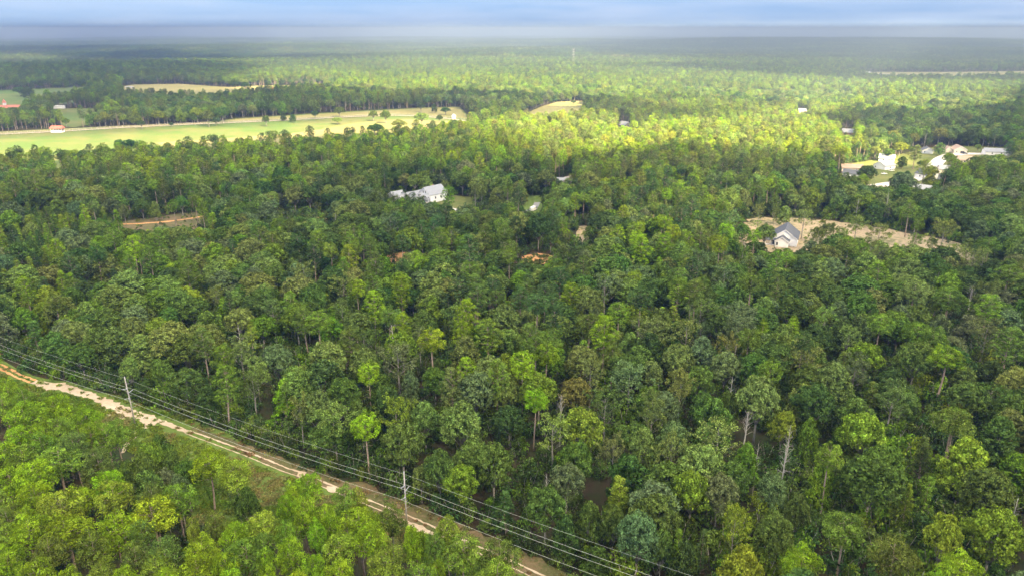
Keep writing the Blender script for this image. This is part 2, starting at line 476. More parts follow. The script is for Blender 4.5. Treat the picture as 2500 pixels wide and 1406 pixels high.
ribbon("sandy_path", gpoly([(345, 1042), (330, 1062), (310, 1085), (300, 1105)]), [1.6, 1.3, 1.3, 0.6], M_SAND, 0.07, 1.0, 0.5)
for off in (0.85, -0.85):
    ribbon("wheel_rut", gpoly(track_px[9:]), 0.50 if off > 0 else 0.30, M_SAND, 0.09, 0.9, 0.6, off)
for off in (0.9, -0.9):
    ribbon("clay_rut", gpoly(track_px[:4]), 0.9, M_CLAY, 0.09, 1.0, 0.5, off)
ribbon("clay_track", gpoly([(-60, 868), (0, 862), (26, 865)]), 2.2, M_CLAY, 0.09, 1.2, 0.3)
sheet("sand_patch", gpoly([(728, 1150), (748, 1152), (742, 1164), (726, 1162)]), M_SAND, 0.10, 0.8, wobble=0.3)
sheet("sand_patch", gpoly([(798, 1186), (822, 1186), (818, 1202), (800, 1200)]), M_SAND, 0.10, 0.8, wobble=0.3)
sheet("sand_patch", gpoly([(990, 1272), (1030, 1284), (1062, 1304), (1020, 1298), (992, 1284)]), M_SAND, 0.06, 0.8, wobble=0.4)

sheet("pasture", field, M_PASTURE, 0.15, 22.0)
sheet("dry_verge", gpoly([(-260, 334), (0, 324), (163, 316), (476, 305), (578, 292), (800, 278), (1027, 266), (1120, 264), (1148, 292), (1100, 287), (970, 279), (730, 290), (560, 298), (300, 309), (130, 320), (-260, 336)]), M_DRYFIELD, 0.25, 16.0)
sheet("dry_pasture", gpoly([(380, 350), (560, 338), (760, 322), (880, 300), (1000, 292), (1100, 298), (1150, 306), (1080, 335), (900, 360), (700, 368), (500, 372)]), M_DRYFIELD, 0.28, 16.0, wobble=5)
sheet("pasture", field_b, M_PASTURE, 0.5, 60.0)
sheet("pasture", field_c, M_DRYFIELD, 0.5, 60.0)
sheet("pasture", field_d, M_PASTURE, 0.3, 30.0)
sheet("dry_pasture", field_e, M_DRYFIELD, 0.3, 30.0)
sheet("sand_field", field_f, M_DRYFIELD, 0.6, 80.0)
sheet("cleared_ground", house_r_clear, M_CLEARED, 0.10, 4.0, wobble=4.5)
sheet("brown_clearing", brown_clear, M_BROWN, 0.08, 6.0, wobble=2)
ribbon("dirt_path", gpoly([(286, 549), (340, 547), (400, 543), (440, 538), (470, 534), (500, 527), (560, 522)]), 2.6, M_CLAY, 0.14, 3.0, 0.4)
ribbon("dirt_path", gpoly([(685, 510), (710, 516), (740, 524), (775, 530), (805, 539)]), 3.2, M_CLAY, 0.14, 3.0, 0.5)
sheet("lawn", house_l_lawn, M_LAWN, 0.10, 6.0, wobble=1)
sheet("clearing", van_clear, M_GRASS, 0.10, 6.0, wobble=1.5)
for i, p in enumerate(small_clear):
    sheet("bare_patch", p, (M_CLAY, M_CLEARED, M_CLAY, M_ROAD, M_CLEARED)[i], 0.10, 4.0, wobble=1.5)
ribbon("driveway", gpoly([(1190, 533), (1225, 529), (1262, 522), (1292, 516), (1306, 508), (1312, 495)]), 4.0, M_ASPHALT, 0.16, 3.0)
ribbon("driveway", gpoly([(1042, 500), (1062, 505), (1095, 509), (1125, 517)]), 4.5, M_CONCRETE, 0.16, 3.0)
sheet("lawn", village, M_LAWN, 0.12, 9.0)
ribbon("street", gpoly([(2500, 372), (2420, 377), (2360, 376), (2318, 379), (2296, 389), (2284, 402), (2262, 432), (2200, 446), (2130, 456), (2080, 462)]), 11.0, M_CONCRETE, 0.2, 5.0)
rail_px = [(-260, 338), (0, 329), (130, 323), (300, 313), (420, 307), (560, 301), (730, 293), (820, 288), (900, 284.5), (970, 283), (1030, 285), (1100, 291), (1140, 297), (1168, 304)]
ribbon("dirt_road", gpoly(rail_px), 6.5, M_TANROAD, 0.4, 6.0, 0.1)
ribbon("dirt_road", gpoly([(2049, 182), (2140, 181), (2210, 184)]), 10.0, M_CONCRETE, 1.0, 20.0)
ribbon("dirt_road", gpoly([(1812, 322), (1840, 312), (1868, 306)]), 9.0, M_CLAY, 0.35, 8.0)

CLEAR = [corridor, field, field_b, field_c, field_d, field_e, field_f, house_r_clear, brown_clear, house_l_lawn, van_clear, village] + small_clear

# ------------------------------------------------------------------ tree prototypes
def quads(C, N, S, aspect=0.7):
    """leaf-sized faces: centres, outward directions, sizes"""
    n = len(C)
    r = rng.normal(size=(n, 3))
    T = np.cross(N, r); T /= np.linalg.norm(T, axis=1, keepdims=True) + 1e-9
    B = np.cross(N, T)
    S = np.asarray(S).reshape(-1, 1) * 0.5
    bend = N * S * 0.35
    v = np.stack([C - T * S, C - B * S * aspect + bend, C + T * S, C + B * S * aspect + bend], 1).reshape(-1, 3)
    f = np.arange(n * 4).reshape(-1, 4)
    return v, f
CLUMP = []
def unit(n, up=0.0):
    d = rng.normal(size=(n, 3)); d[:, 2] += up
    return d / np.linalg.norm(d, axis=1, keepdims=True)

def puffs(P, R, per, leaf, squash=0.75, up=0.5, jitter=0.35, tips=None):
    n = len(P)
    CLUMP.append(np.repeat(rng.uniform(.42, 1.55, n), per))
    d = unit(n * per, up)
    rad = np.repeat(R, per) * rng.uniform(0.75, 1.1, n * per)
    c = np.repeat(P, per, 0) + d * rad[:, None] * np.array([1, 1, squash])
    nn = d + rng.normal(size=d.shape) * jitter
    nn /= np.linalg.norm(nn, axis=1, keepdims=True)
    return c, nn, rng.uniform(0.7, 1.3, n * per) * leaf

def branch(mb, p, d, L, r, lvl, kids, bend=0.25, tips=None, up=0.1, n=5):
    pts = [Vector(p)]; rs = [r]
    cur = Vector(d).normalized()
    for i in range(3):
        cur = (cur + Vector((random.uniform(-1, 1), random.uniform(-1, 1), random.uniform(-1, 1) + up)) * bend).normalized()
        pts.append(pts[-1] + cur * (L / 3)); rs.append(r * (1 - 0.26 * (i + 1)))
    mb.tube(pts, rs, n)
    if tips is not None: tips.append((tuple(pts[-1]), lvl))
    if lvl > 0:
        for k in range(kids):
            j = random.choice((1, 2, 3))
            dd = (cur + Vector((random.uniform(-1, 1), random.uniform(-1, 1), random.uniform(-0.5, 1))) * 0.9).normalized()
            branch(mb, pts[j], dd, L * random.uniform(0.45, 0.65), rs[j] * 0.6, lvl - 1, kids, bend, tips, up, max(3, n - 1))

def pine(H=21.0, W=8.0, crown=0.5, shape='round', npuff=130, per=40, leaf=0.42, pr=(0.65, 1.0)):
    """tall pine: bare trunk, whorled branches, puffs of needles at the branch ends"""
    mb = MB()
    lean = Vector((random.uniform(-.5, .5), random.uniform(-.5, .5), 0))
    def trunk_at(t): return Vector((lean.x * t + 0.25 * math.sin(t * 5 + W), lean.y * t, H * 0.96 * t))
    mb.tube([trunk_at(t) - (Vector((0, 0, 0.6)) if t == 0 else Vector()) for t in (0, .15, .3, .45, .6, .75, .9, 1)], [0.30, .26, .24, .21, .17, .12, .07, .03], 8)
    P = []; z0 = 1 - crown
    tilt = random.uniform(0, 6.28)
    for i in range(npuff):
        t = (i + random.random()) / npuff
        if shape == 'round':
            rr = math.sin(math.pi * min(1, (0.18 + 0.78 * t))) ** 0.7
        elif shape == 'dome':
            rr = (1 - t ** 2.0) ** .5 * (.62 + .38 * min(1, t * 2.6)) + .04
        elif shape == 'flat':
            rr = 0.55 + 0.45 * math.sin(math.pi * min(1, t * 1.05)) if t < .8 else 0.8 * (1 - (t - .8) / .35)
        else:
            rr = (1 - t) ** 0.8 + 0.12
        a = i * 2.399 + random.uniform(-.5, .5)
        lob = 1 + 0.28 * math.sin(3 * a + tilt) * math.sin(t * 9 + tilt)
        R = W / 2 * rr * lob * (random.uniform(0.72, 1.03) if i % 5 else random.uniform(0.2, 0.6))
        zz = H * (z0 + crown * t * 0.97)
        if shape == 'dome':      # tufts spread over a rounded, lumpy crown
            el = math.asin(max(-.99, min(.99, -.42 + 1.41 * t)))
            q = (1 + .16 * math.sin(2 * a + tilt) * math.cos(3 * el + tilt)) * (random.uniform(.86, 1.04) if i % 6 else random.uniform(.4, .7))
            R = W / 2 * .9 * math.cos(el) * q
            zz = H * (1 - crown * .56) + H * crown * .5 * math.sin(el) * q
        c = trunk_at(min(1, zz / H))
        tip = Vector((c.x + R * math.cos(a), c.y + R * math.sin(a), zz + (0.12 * R if shape != 'dome' else 0) + random.uniform(-.3, .3)))
        P.append(tip)
        if i % 3 == 0 and R > 0.8:
            b0 = trunk_at(max(0.05, (zz - 0.25 * R) / H))
            mb.tube([b0, b0.lerp(tip, .55) + Vector((0, 0, -.15)), tip], [0.07, .045, .02], 4)
    for k in range(3):          # dead stubs under the crown
        a = random.uniform(0, 6.28); zz = H * (z0 - random.uniform(.02, .16)); c = trunk_at(zz / H); L = random.uniform(.8, 2.2)
        mb.tube([c, c + Vector((L * math.cos(a), L * math.sin(a), .2))], [0.05, .015], 4)
    P = np.array([tuple(p) for p in P])
    c, nn, s = puffs(P, rng.uniform(pr[0], pr[1], len(P)) * W / 8, per, leaf, 0.78 if shape == 'dome' else 0.64, 0.75 if shape == 'dome' else 1.0, 0.25)
    ni = 160 if shape == 'dome' else 110
    d = unit(ni)
    tcc = trunk_at(1 - crown * .55)
    ci = d * rng.uniform(.2, .62, (ni, 1)) * np.array([W / 2, W / 2, H * crown * .5]) + np.array(tcc)
    CLUMP.append(np.full(ni, .75))  # inner leaves coloured darker, painting the shade inside the crown
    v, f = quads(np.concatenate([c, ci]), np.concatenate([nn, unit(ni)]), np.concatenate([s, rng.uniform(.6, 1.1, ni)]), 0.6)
    return (mb.v, mb.f), (v, f)

def oak(H=17.0, W=12.0, lobes=15, per=34, leaf=0.5, low=0.28, clus=11, form='round'):
    """broadleaf tree: forked trunk and limbs, a crown of uneven lobes built of leaf clusters"""
    mb = MB(); centre = []
    mb.tube([(0, 0, -.5), (0.1, 0, H * .2), (0.15, .1, H * .38)], [0.36, .3, .24], 8)
    for i in range(lobes):
        t = (i + .5) / lobes
        el = math.asin(min(1, max(-.3, 1.25 * t - 0.2)))
        a = i * 2.399 + random.uniform(-.4, .4)
        rr = W / 2 * 0.62 * math.cos(el) * random.uniform(.8, 1.2)
        zr = H * (1 - low) / 2
        z = H * low + zr + zr * 0.62 * math.sin(el) * random.uniform(.85, 1.15)
        if form == 'tall': rr *= 0.85; z = H * low + (H * (1 - low)) * (0.12 + 0.72 * t)
        c = Vector((rr * math.cos(a), rr * math.sin(a), z)); centre.append(c)
        mb.tube([(0.1, 0, H * .3), Vector((0.1, 0, H * .3)).lerp(c, .55) + Vector((0, 0, .4)), c], [0.17, .1, .04], 5)
    C, N, S = [], [], []
    for c in centre:
        R = W * random.uniform(0.155, 0.215)
        d = unit(per, 0.35)
        cp = np.array(c) + d * R * np.array([1, 1, .85]) * rng.uniform(.8, 1.08, (per, 1))
        cc, nn, ss = puffs(cp, rng.uniform(.38, .68, per) * W / 11, clus, leaf, .75, .45, .55)
        nn = nn + np.repeat(d, clus, 0) * 0.8
        nn /= np.linalg.norm(nn, axis=1, keepdims=True)
        C.append(cc); N.append(nn); S.append(ss)
    v, f = quads(np.concatenate(C), np.concatenate(N), np.concatenate(S), .75)
    return (mb.v, mb.f), (v, f)

def sparse(H=18.0, W=10.0, density=9, leaf=0.42, lvl=3):
    """thinly leaved tree whose pale branches show through"""
    mb = MB(); tips = []
    mb.tube([(0, 0, -.5), (0, .1, H * .25), (.2, 0, H * .5), (.1, .1, H * .75), (0, 0, H * .93)], [.3, .26, .2, .12, .04], 7)
    for i in range(15):
        t = .38 + .55 * i / 15; a = i * 2.4
        L = W * .5 * (1.1 - 0.75 * abs(t - .5) / .5)
        branch(mb, (0.1, 0, H * t), (math.cos(a), math.sin(a), .75), L, .11 * (1.2 - t), 2 if lvl > 2 else 1, 3, .18, tips, .15, 4)
    P = np.array([t[0] for t in tips])
    if density:
        cc, nn, ss = puffs(P, rng.uniform(.4, .8, len(P)), density, leaf, .7, .3, .8)
    else:
        cc, nn, ss = P[:3] * 1.0, unit(3), np.full(3, .2)
    v, f = quads(cc, nn, ss, .7)
    return (mb.v, mb.f), (v, f)

def snag(H=15.0, W=6.0, spread=.8, n=16, drop=.35):
    mb = MB()
    mb.tube([(0, 0, -.5), (.1, 0, H * .3), (.25, .1, H * .6), (.1, .2, H * .85), (.2, .1, H)], [.28, .24, .17, .1, .04], 7)
    for i in range(n):
        t = drop + (.95 - drop) * i / n; a = i * 2.4
        branch(mb, (.15, .08, H * t), (math.cos(a), math.sin(a), spread), W * .5 * (1.15 - t * .6), .11 * (1.3 - t), 2, 3, .22, None, .1, 4)
    return (mb.v, mb.f), None

def bush(H=4.0, W=5.0, n=26, clus=22, leaf=.38):
    mb = MB()
    for k in range(4):
        a = k * 1.7
        mb.tube([(0, 0, -.3), (math.cos(a) * W * .15, math.sin(a) * W * .15, H * .4), (math.cos(a) * W * .25, math.sin(a) * W * .25, H * .75)], [.07, .05, .02], 4)
    d = unit(n, .6); d[:, 2] = np.abs(d[:, 2])
    P = d * rng.uniform(.45, .95, (n, 1)) * np.array([W / 2, W / 2, H * .85]) + np.array([0, 0, .2])
    c, nn, s = puffs(P, rng.uniform(.5, .85, n) * W / 5, clus, leaf, .8, .6, .5)
    v, f = quads(c, nn, s, .7)
    return (mb.v, mb.f), (v, f)

def far_tree(H=18.0, W=10.0, n=150, leaf=1.5, pinef=False):
    mb = MB(); mb.tube([(0, 0, -.5), (0, 0, H * .8)], [.3, .12], 4)
    d = unit(n, .5)
    c = d * np.array([W / 2, W / 2, H * (.26 if pinef else .34)]) * rng.uniform(.6, 1.08, (n, 1)) + np.array([0, 0, H * (.72 if pinef else .62)])
    nn = d + rng.normal(size=d.shape) * .35; nn /= np.linalg.norm(nn, axis=1, keepdims=True)
    v, f = quads(c, nn, rng.uniform(.7, 1.3, n) * leaf, .8)
    return (mb.v, mb.f), (v, f)

class Proto:
    def __init__(s, kind, data, H, W, leafmat, barkmat):
        s.kind, s.H, s.W, s.leafmat, s.barkmat, s.data = kind, H, W, leafmat, barkmat, data
        (tv, tf), crown = data
        s.shade = None
        if crown is not None:
            nq = len(crown[1]); cl = np.concatenate(CLUMP) if CLUMP else np.ones(0)
            s.shade = (cl if len(cl) == nq else np.ones(nq)).astype(np.float32)
        CLUMP.clear()
        s.trunk = bpy.data.meshes.new(kind + "_trunk")
        s.trunk.from_pydata([tuple(v) for v in tv], [], tf); s.trunk.materials.append(barkmat)
        s.trunk.polygons.foreach_set("use_smooth", [True] * len(s.trunk.polygons))
        s.crown = None
        if crown is not None:
            cv, cf = crown
            s.crown = bpy.data.meshes.new(kind + "_crown")
            s.crown.from_pydata(cv.tolist(), [], cf.tolist()); s.crown.materials.append(leafmat)
            at = s.crown.attributes.new("clump", 'FLOAT', 'FACE'); at.data.foreach_set("value", s.shade)
    def joined(s):
        (tv, tf), crown = s.data
        me = bpy.data.meshes.new(s.kind + "_joined")
        tv = [tuple(v) for v in tv]
        if crown is None:
            me.from_pydata(tv, [], tf); me.materials.append(s.barkmat)
            return me
        cv, cf = crown
        me.from_pydata(tv + cv.tolist(), [], [tuple(f) for f in tf] + (cf + len(tv)).tolist())
        me.materials.append(s.barkmat); me.materials.append(s.leafmat)
        mi = np.zeros(len(tf) + len(cf), dtype=np.int32); mi[len(tf):] = 1
        me.polygons.foreach_set("material_index", mi)
        at = me.attributes.new("clump", 'FLOAT', 'FACE'); sh = np.ones(len(mi), dtype=np.float32); sh[len(tf):] = s.shade
        at.data.foreach_set("value", sh)
        return me

PROTO = {}
def add(key, protos): PROTO[key] = protos
add('fpine', [Proto('pine', pine(18, 8.6, .46, 'dome', n, 40, .40, (.72, 1.12)), 18, 8.6, M_NEEDLE, M_BARK) for n in (84, 72, 92, 78)] +
             [Proto('pine', pine(18, 8.6, .54, 'dome', 88, 40, .40, (.72, 1.12)), 18, 8.6, M_NEEDLE, M_BARK)])
add('pine', [Proto('pine', pine(22, 7.6, c, sh, n, 34, .36, (.5, .98)), 22, 7.6, M_NEEDLE, M_BARK)
             for c, sh, n in ((.48, 'round', 115), (.56, 'round', 130), (.38, 'dome', 80), (.62, 'round', 145), (.42, 'dome', 90))])
add('npine', [Proto('pine', pine(17, 5.0, .8, 'cone', n, 36, .34, (.75, 1.35)), 17, 5.0, M_NEEDLE, M_BARK) for n in (70, 60, 80)])
add('oak', [Proto('oak', oak(17, 12, l, 40, .52, lo, 14, fm), 17, 12, M_LEAF, M_OAKBARK)
            for l, lo, fm in ((15, .14, 'round'), (18, .2, 'round'), (14, .12, 'round'), (17, .06, 'tall'), (20, .17, 'round'), (15, .08, 'tall'))])
add('sparse', [Proto('sparse', sparse(18, 10, d, .44), 18, 10, M_LEAF, M_OAKBARK) for d in (14, 9, 20)])
add('snag', [Proto('snag', snag(15, 6, sp, n, dr), 15, 6, None, M_DEADWOOD) for sp, n, dr in ((.9, 16, .4), (.5, 14, .3), (1.3, 18, .5))])
add('bush', [Proto('bush', bush(), 4, 5, M_LEAF, M_OAKBARK) for _ in range(4)])

# colours of foliage (leaf colours; sunlit pines and near bushes pick them for light and shade)
TINT = {
    'lime': ((0.152, 0.248, 0.013), 'lime-green'), 'yellowgreen': ((0.158, 0.222, 0.024), 'yellow-green'), 'bright': ((0.118, 0.2, 0.022), 'bright green'),
    'pinegreen': ((0.1, 0.152, 0.024), 'mid-green'), 'deep': ((0.055, 0.104, 0.03), 'deep green'), 'olive': ((0.088, 0.136, 0.028), 'olive'),
    'oakgreen': ((0.082, 0.14, 0.028), 'green'), 'grey': ((0.11, 0.16, 0.064), 'grey-green'), 'darkoak': ((0.052, 0.094, 0.024), 'dark green'),
    'light': ((0.145, 0.203, 0.05), 'pale green'), 'tan': ((0.122, 0.162, 0.046), 'tan-green'), 'rust': ((0.14, 0.135, 0.03), 'rusty orange'),
    'dead': ((0.384, 0.325, 0.263), 'bare grey'), 'pink': ((0.320, 0.209, 0.158), 'bare pinkish')}

NEARBLOCK = gpoly(lower_px[::-1] + [(1300, 1700), (-300, 1900), (-900, 1100)])
# ------------------------------------------------------------------ hand-placed trees: kind, top x, top y, crown width (photo px), colour
HAND = """
f 10 925 45 lime|f 54 947 45 bright|f 52 984 78 lime|f 128 965 72 lime|f 145 1016 54 yellowgreen|f 200 993 66 lime|f 2 962 60 bright|f 38 1040 57 lime|f 95 1029 52 lime
f 98 1058 62 bright|f 214 1032 52 lime|f 251 1035 62 bright|f 279 1023 48 bright|f 173 1055 64 olive|f 52 1087 72 bright|f 133 1097 102 bright|f 17 1139 66 lime|f 78 1128 95 lime
f 78 1179 78 lime|f 139 1205 100 yellowgreen|f 187 1190 72 lime|f 260 1149 68 lime|f 277 1176 86 yellowgreen|f 367 1189 64 olive|f 427 1185 78 bright|f 502 1102 78 lime|f 569 1124 80 yellowgreen
f 361 1221 112 lime|f 274 1257 98 lime|f 58 1240 62 lime|f 58 1262 92 lime|f 10 1280 66 bright|f 150 1267 108 lime|f 468 1261 32 yellowgreen|f 517 1251 54 pinegreen|f 572 1280 72 lime
f 620 1274 44 yellowgreen|f 399 1318 84 olive|f 491 1309 74 lime|f 596 1322 98 bright|f 81 1367 88 lime|f 162 1384 68 lime|f 373 1358 78 yellowgreen|f 405 1387 62 lime|f 479 1355 82 lime
f 642 1250 76 yellowgreen|f 752 1156 62 lime|f 709 1176 40 lime|f 697 1207 46 lime|f 740 1215 64 lime|f 792 1231 54 lime|f 839 1182 58 bright|f 872 1192 46 yellowgreen|f 804 1254 52 lime
f 876 1244 92 lime|f 951 1230 62 pinegreen|f 694 1276 54 bright|f 769 1269 40 lime|f 703 1316 72 lime|f 824 1305 82 yellowgreen|f 904 1277 76 lime|f 764 1352 54 lime|f 645 1338 44 lime
f 937 1341 86 yellowgreen|f 824 1373 78 lime|f 1015 1297 62 lime|f 1003 1283 44 lime|f 1058 1297 48 pinegreen|f 1093 1261 56 yellowgreen|f 1130 1308 92 bright|f 1029 1378 82 bright
f 1067 1367 40 lime|f 1214 1367 86 yellowgreen|f 651 1388 54 lime|f 340 1270 60 pinegreen|f 215 1300 70 pinegreen|f 110 1310 70 pinegreen|f 230 1095 66 olive|f 320 1330 70 olive|f 545 1350 60 lime|f -4 1085 78 lime|f -6 1205 84 bright|f 6 1335 80 lime|f 14 1240 60 pinegreen|f 300 1385 70 lime|f 240 1370 66 yellowgreen|f 560 1390 66 lime|f 720 1395 60 lime|f 640 1300 50 pinegreen
o 384 1055 72 oakgreen|o 361 1075 72 bright|o 345 1105 64 oakgreen|o 355 1139 92 oakgreen|o 392 1136 62 grey|o 430 1156 54 grey|o 445 1115 64 oakgreen|o 300 1115 58 olive|o 410 1095 60 oakgreen|o 225 1120 66 olive
o 600 1190 60 olive
p 891 1007 68 lime|o 1122 985 106 light|o 980 1030 106 oakgreen|o 1205 1080 98 oakgreen|o 1070 1100 78 oakgreen|o 1122 1135 88 yellowgreen|o 1026 1130 48 light|b 862 1100 58 deep|s 812 1000 92 light|o 790 1035 92 oakgreen
n 1064 1205 36 deep|n 1191 1268 40 olive|n 1234 1196 54 deep|b 925 1130 60 deep|b 700 1060 50 deep|b 752 1110 55 deep|b 660 1040 46 deep
s 1351 1020 78 light|o 1423 990 100 yellowgreen|o 1406 1078 88 oakgreen|o 1386 1120 84 grey|o 1334 1176 98 olive|o 1440 1215 68 oakgreen|n 1516 1165 62 yellowgreen|s 1498 1070 54 tan|o 1573 1040 88 light
o 1648 1028 72 grey|s 1643 1066 62 light|s 1755 1037 98 light|o 1828 1075 68 bright|o 1695 1141 98 yellowgreen|o 1761 1145 92 grey|o 1501 1231 62 oakgreen|o 1562 1246 104 grey|s 1799 1240 52 yellowgreen
o 1819 1332 112 yellowgreen|d 1825 1003 50 dead|d 1853 1081 26 pink|d 1334 1155 34 dead|o 1918 1000 62 yellowgreen|d 1930 1037 34 dead|d 1920 1085 46 dead|o 1982 1014 58 bright|p 2031 1078 62 bright|o 2014 1121 64 yellowgreen
o 2141 1110 150 oakgreen|o 1892 1147 68 grey|o 1953 1205 62 olive|o 1900 1248 92 olive|f 2071 1254 98 pinegreen|f 2190 1323 104 pinegreen|f 1962 1335 88 lime|f 2351 1352 94 lime|f 2291 1390 48 lime|o 2317 1257 84 yellowgreen
o 2447 1240 130 yellowgreen|o 2372 1062 122 yellowgreen|d 2484 1214 50 dead|n 2265 1066 46 olive|o 2120 1000 112 yellowgreen|o 2165 1084 104 oakgreen|o 2450 1009 102 oakgreen|f 2337 1000 84 pinegreen|n 2274 1156 38 bright|n 2225 1180 34 bright
o 1680 1310 80 darkoak|o 1620 1290 60 olive|o 1460 1330 80 darkoak|o 1380 1250 70 darkoak|n 1660 1290 30 bright|n 1720 1290 30 deep
o 111 643 88 tan|p 128 711 44 pinegreen|o 168 700 54 oakgreen|o 364 677 78 bright|o 245 688 66 oakgreen|o 313 654 58 tan|n 415 643 38 lime|p 455 640 46 pinegreen|o 461 708 58 yellowgreen|o 540 657 92 grey|o 572 708 44 light
o 319 745 74 grey|o 100 734 58 yellowgreen|o 48 750 58 bright|o 176 754 44 bright|o 228 795 70 olive|o 276 792 88 tan|o 339 811 80 light|o 412 788 112 light|o 495 788 92 light|o 450 815 90 olive|o 310 870 46 light|o 390 873 54 olive|o 444 890 78 oakgreen
p 543 841 52 bright|p 541 893 62 bright|s 583 830 64 light|o 583 745 72 light|o 500 754 82 olive|o 125 805 74 oakgreen|n 77 782 44 oakgreen|b 256 903 78 deep|o 407 748 50 oakgreen|o 190 840 70 oakgreen|o 350 930 56 darkoak|o 500 940 64 darkoak
s 739 646 48 light|n 747 683 32 lime|s 836 674 64 light|n 895 663 36 bright|p 910 708 50 lime|n 992 694 34 bright|p 739 748 44 pinegreen|p 773 760 62 bright|s 662 734 54 tan|o 867 754 78 olive|s 833 734 38 tan|d 955 754 38 dead
o 1032 754 58 olive|o 1055 780 54 olive|s 1117 743 64 light|p 1191 780 62 bright|o 1228 745 84 light|s 1023 797 38 tan|o 981 811 84 bright|s 969 846 78 grey|o 1137 817 88 light|p 898 882 56 lime|o 890 851 78 light|p 1137 870 52 lime
p 1103 896 52 tan|o 725 896 94 light|n 690 928 62 lime|o 838 916 78 olive|o 935 910 78 oakgreen|o 673 842 78 grey|o 784 871 120 darkoak|o 770 956 88 tan|o 870 973 64 oakgreen|s 966 979 74 yellowgreen|o 1035 979 74 light
o 1194 868 78 light|o 1237 856 54 yellowgreen|s 730 973 54 light|o 1060 890 60 oakgreen|o 1000 900 50 grey
p 1657 680 52 bright|o 1517 663 42 light|n 1645 744 34 yellowgreen|o 1552 734 58 bright|o 1509 734 38 light|s 1714 728 54 light|s 1771 649 58 grey|o 1810 694 64 light|p 1295 788 48 pinegreen|f 1335 805 72 pinegreen|n 1426 828 40 bright
f 1438 768 74 pinegreen|o 1540 805 62 light|s 1589 782 84 light|f 1497 839 52 pinegreen|o 1657 839 74 light|s 1779 822 50 rust|f 1833 802 58 pinegreen|o 1591 876 54 light|s 1540 893 88 grey|s 1443 885 64 light|o 1406 919 84 rust
o 1273 885 64 yellowgreen|s 1665 910 58 light|o 1711 885 74 olive|d 1788 919 34 dead|n 1839 925 36 lime|o 1782 950 54 olive|s 1478 961 92 olive|d 1369 964 40 dead|s 1594 970 64 light|o 1805 728 74 grey|s 1805 774 64 grey|o 1720 950 60 oakgreen
p 2236 686 54 tan|n 1935 771 44 lime|o 2037 697 64 oakgreen|p 2151 640 58 bright|d 2378 697 42 pink|p 2421 720 58 bright|f 2322 708 84 pinegreen|o 2302 762 54 grey|p 2472 799 66 pinegreen|f 2245 788 68 bright|f 2287 799 62 pinegreen
o 2245 836 94 olive|p 2319 845 78 lime|o 2043 879 104 light|o 1975 887 78 olive|s 2185 941 78 tan|o 2122 828 84 bright|f 2154 768 58 bright|s 2077 799 44 light|s 2017 751 48 light|p 1886 876 54 bright|f 2342 996 64 bright
s 2415 782 64 tan|p 2467 648 62 pinegreen|o 1955 671 64 oakgreen|s 2415 690 50 tan
p 224 486 26 light|p 110 505 28 pinegreen|n 127 524 30 lime|p 420 488 26 bright|p 472 470 28 bright|p 490 485 26 lime|n 550 458 26 bright|p 605 453 26 pinegreen|p 300 498 22 tan|n 515 520 32 lime|p 382 558 30 bright|p 231 590 30 bright
p 310 612 32 bright|p 447 607 36 bright|o 342 485 36 oakgreen|o 440 478 34 oakgreen|o 375 490 26 light
o 315 341 52 deep|o 288 340 22 deep|p 38 369 22 deep|p 80 375 22 deep|p 108 369 26 pinegreen|p 152 367 28 deep|p 200 365 26 deep|p 230 366 26 deep|p 267 364 24 pinegreen|p 410 349 28 deep|p 458 334 28 deep|p 516 328 28 deep|p 656 321 22 deep
p 638 325 22 deep|p 694 317 24 deep|p 754 308 24 deep|p 800 314 20 deep|p 847 310 18 deep|p 860 310 14 deep|p 885 308 16 deep|p 930 316 22 pinegreen|p 1010 322 24 pinegreen|o 920 302 30 olive|p 365 355 22 deep
p 867 583 28 bright|o 930 590 40 olive|n 1012 560 26 lime|n 960 590 26 olive|p 1024 495 26 bright|n 1012 470 24 deep|p 1095 455 32 bright|p 1240 430 26 bright|s 1160 455 22 tan|p 1275 440 24 bright|p 1218 495 28 deep|p 1235 520 28 deep|p 1350 505 30 deep|p 1480 450 26 pinegreen
o 1345 560 32 oakgreen|o 1210 610 52 bright|p 1230 545 30 pinegreen|o 1110 560 44 grey
s 1855 500 26 tan|s 1893 508 14 tan|o 1920 500 34 light|s 1965 515 44 light|o 1870 548 46 light|o 1815 545 40 oakgreen|s 2020 545 40 olive|s 2095 530 44 light|s 2150 550 48 light|p 2225 490 34 bright|p 2245 530 28 bright|s 2310 540 52 light|n 2190 595 30 lime
o 1790 560 30 light|s 2000 560 40 olive|s 2060 590 44 light|s 2130 590 40 light|s 2340 600 46 light|o 2400 590 44 oakgreen|f 2420 580 54 pinegreen|n 2230 610 34 lime|s 2380 610 40 tan|o 2090 610 44 oakgreen
p 2055 355 36 lime|o 2100 345 34 yellowgreen|o 2200 345 44 yellowgreen|o 2140 355 26 light|o 2120 405 60 deep|o 2200 418 68 deep|o 2025 415 40 deep|p 2262 390 30 yellowgreen|o 2275 405 32 yellowgreen|o 2345 400 44 yellowgreen|o 2400 385 40 yellowgreen|o 2440 375 50 light
o 2320 372 30 yellowgreen|p 2238 355 26 light|o 2297 347 26 light|o 2350 425 52 deep|o 2420 420 56 deep|o 2290 455 50 oakgreen
""".replace("\n", "|").split("|")
KIND = {'f': ('fpine', 17.5), 'p': ('pine', 21.0), 'n': ('npine', 14.0), 'o': ('oak', 17.0), 's': ('sparse', 17.0), 'd': ('snag', 15.0), 'b': ('bush', 6.5)}
T = dict(kind=[], x=[], y=[], h=[], w=[], tint=[], hand=[])
def addtree(k, x, y, h, w, tint, hand=False):
    T['kind'].append(k); T['x'].append(x); T['y'].append(y); T['h'].append(h); T['w'].append(w); T['tint'].append(tint); T['hand'].append(hand)
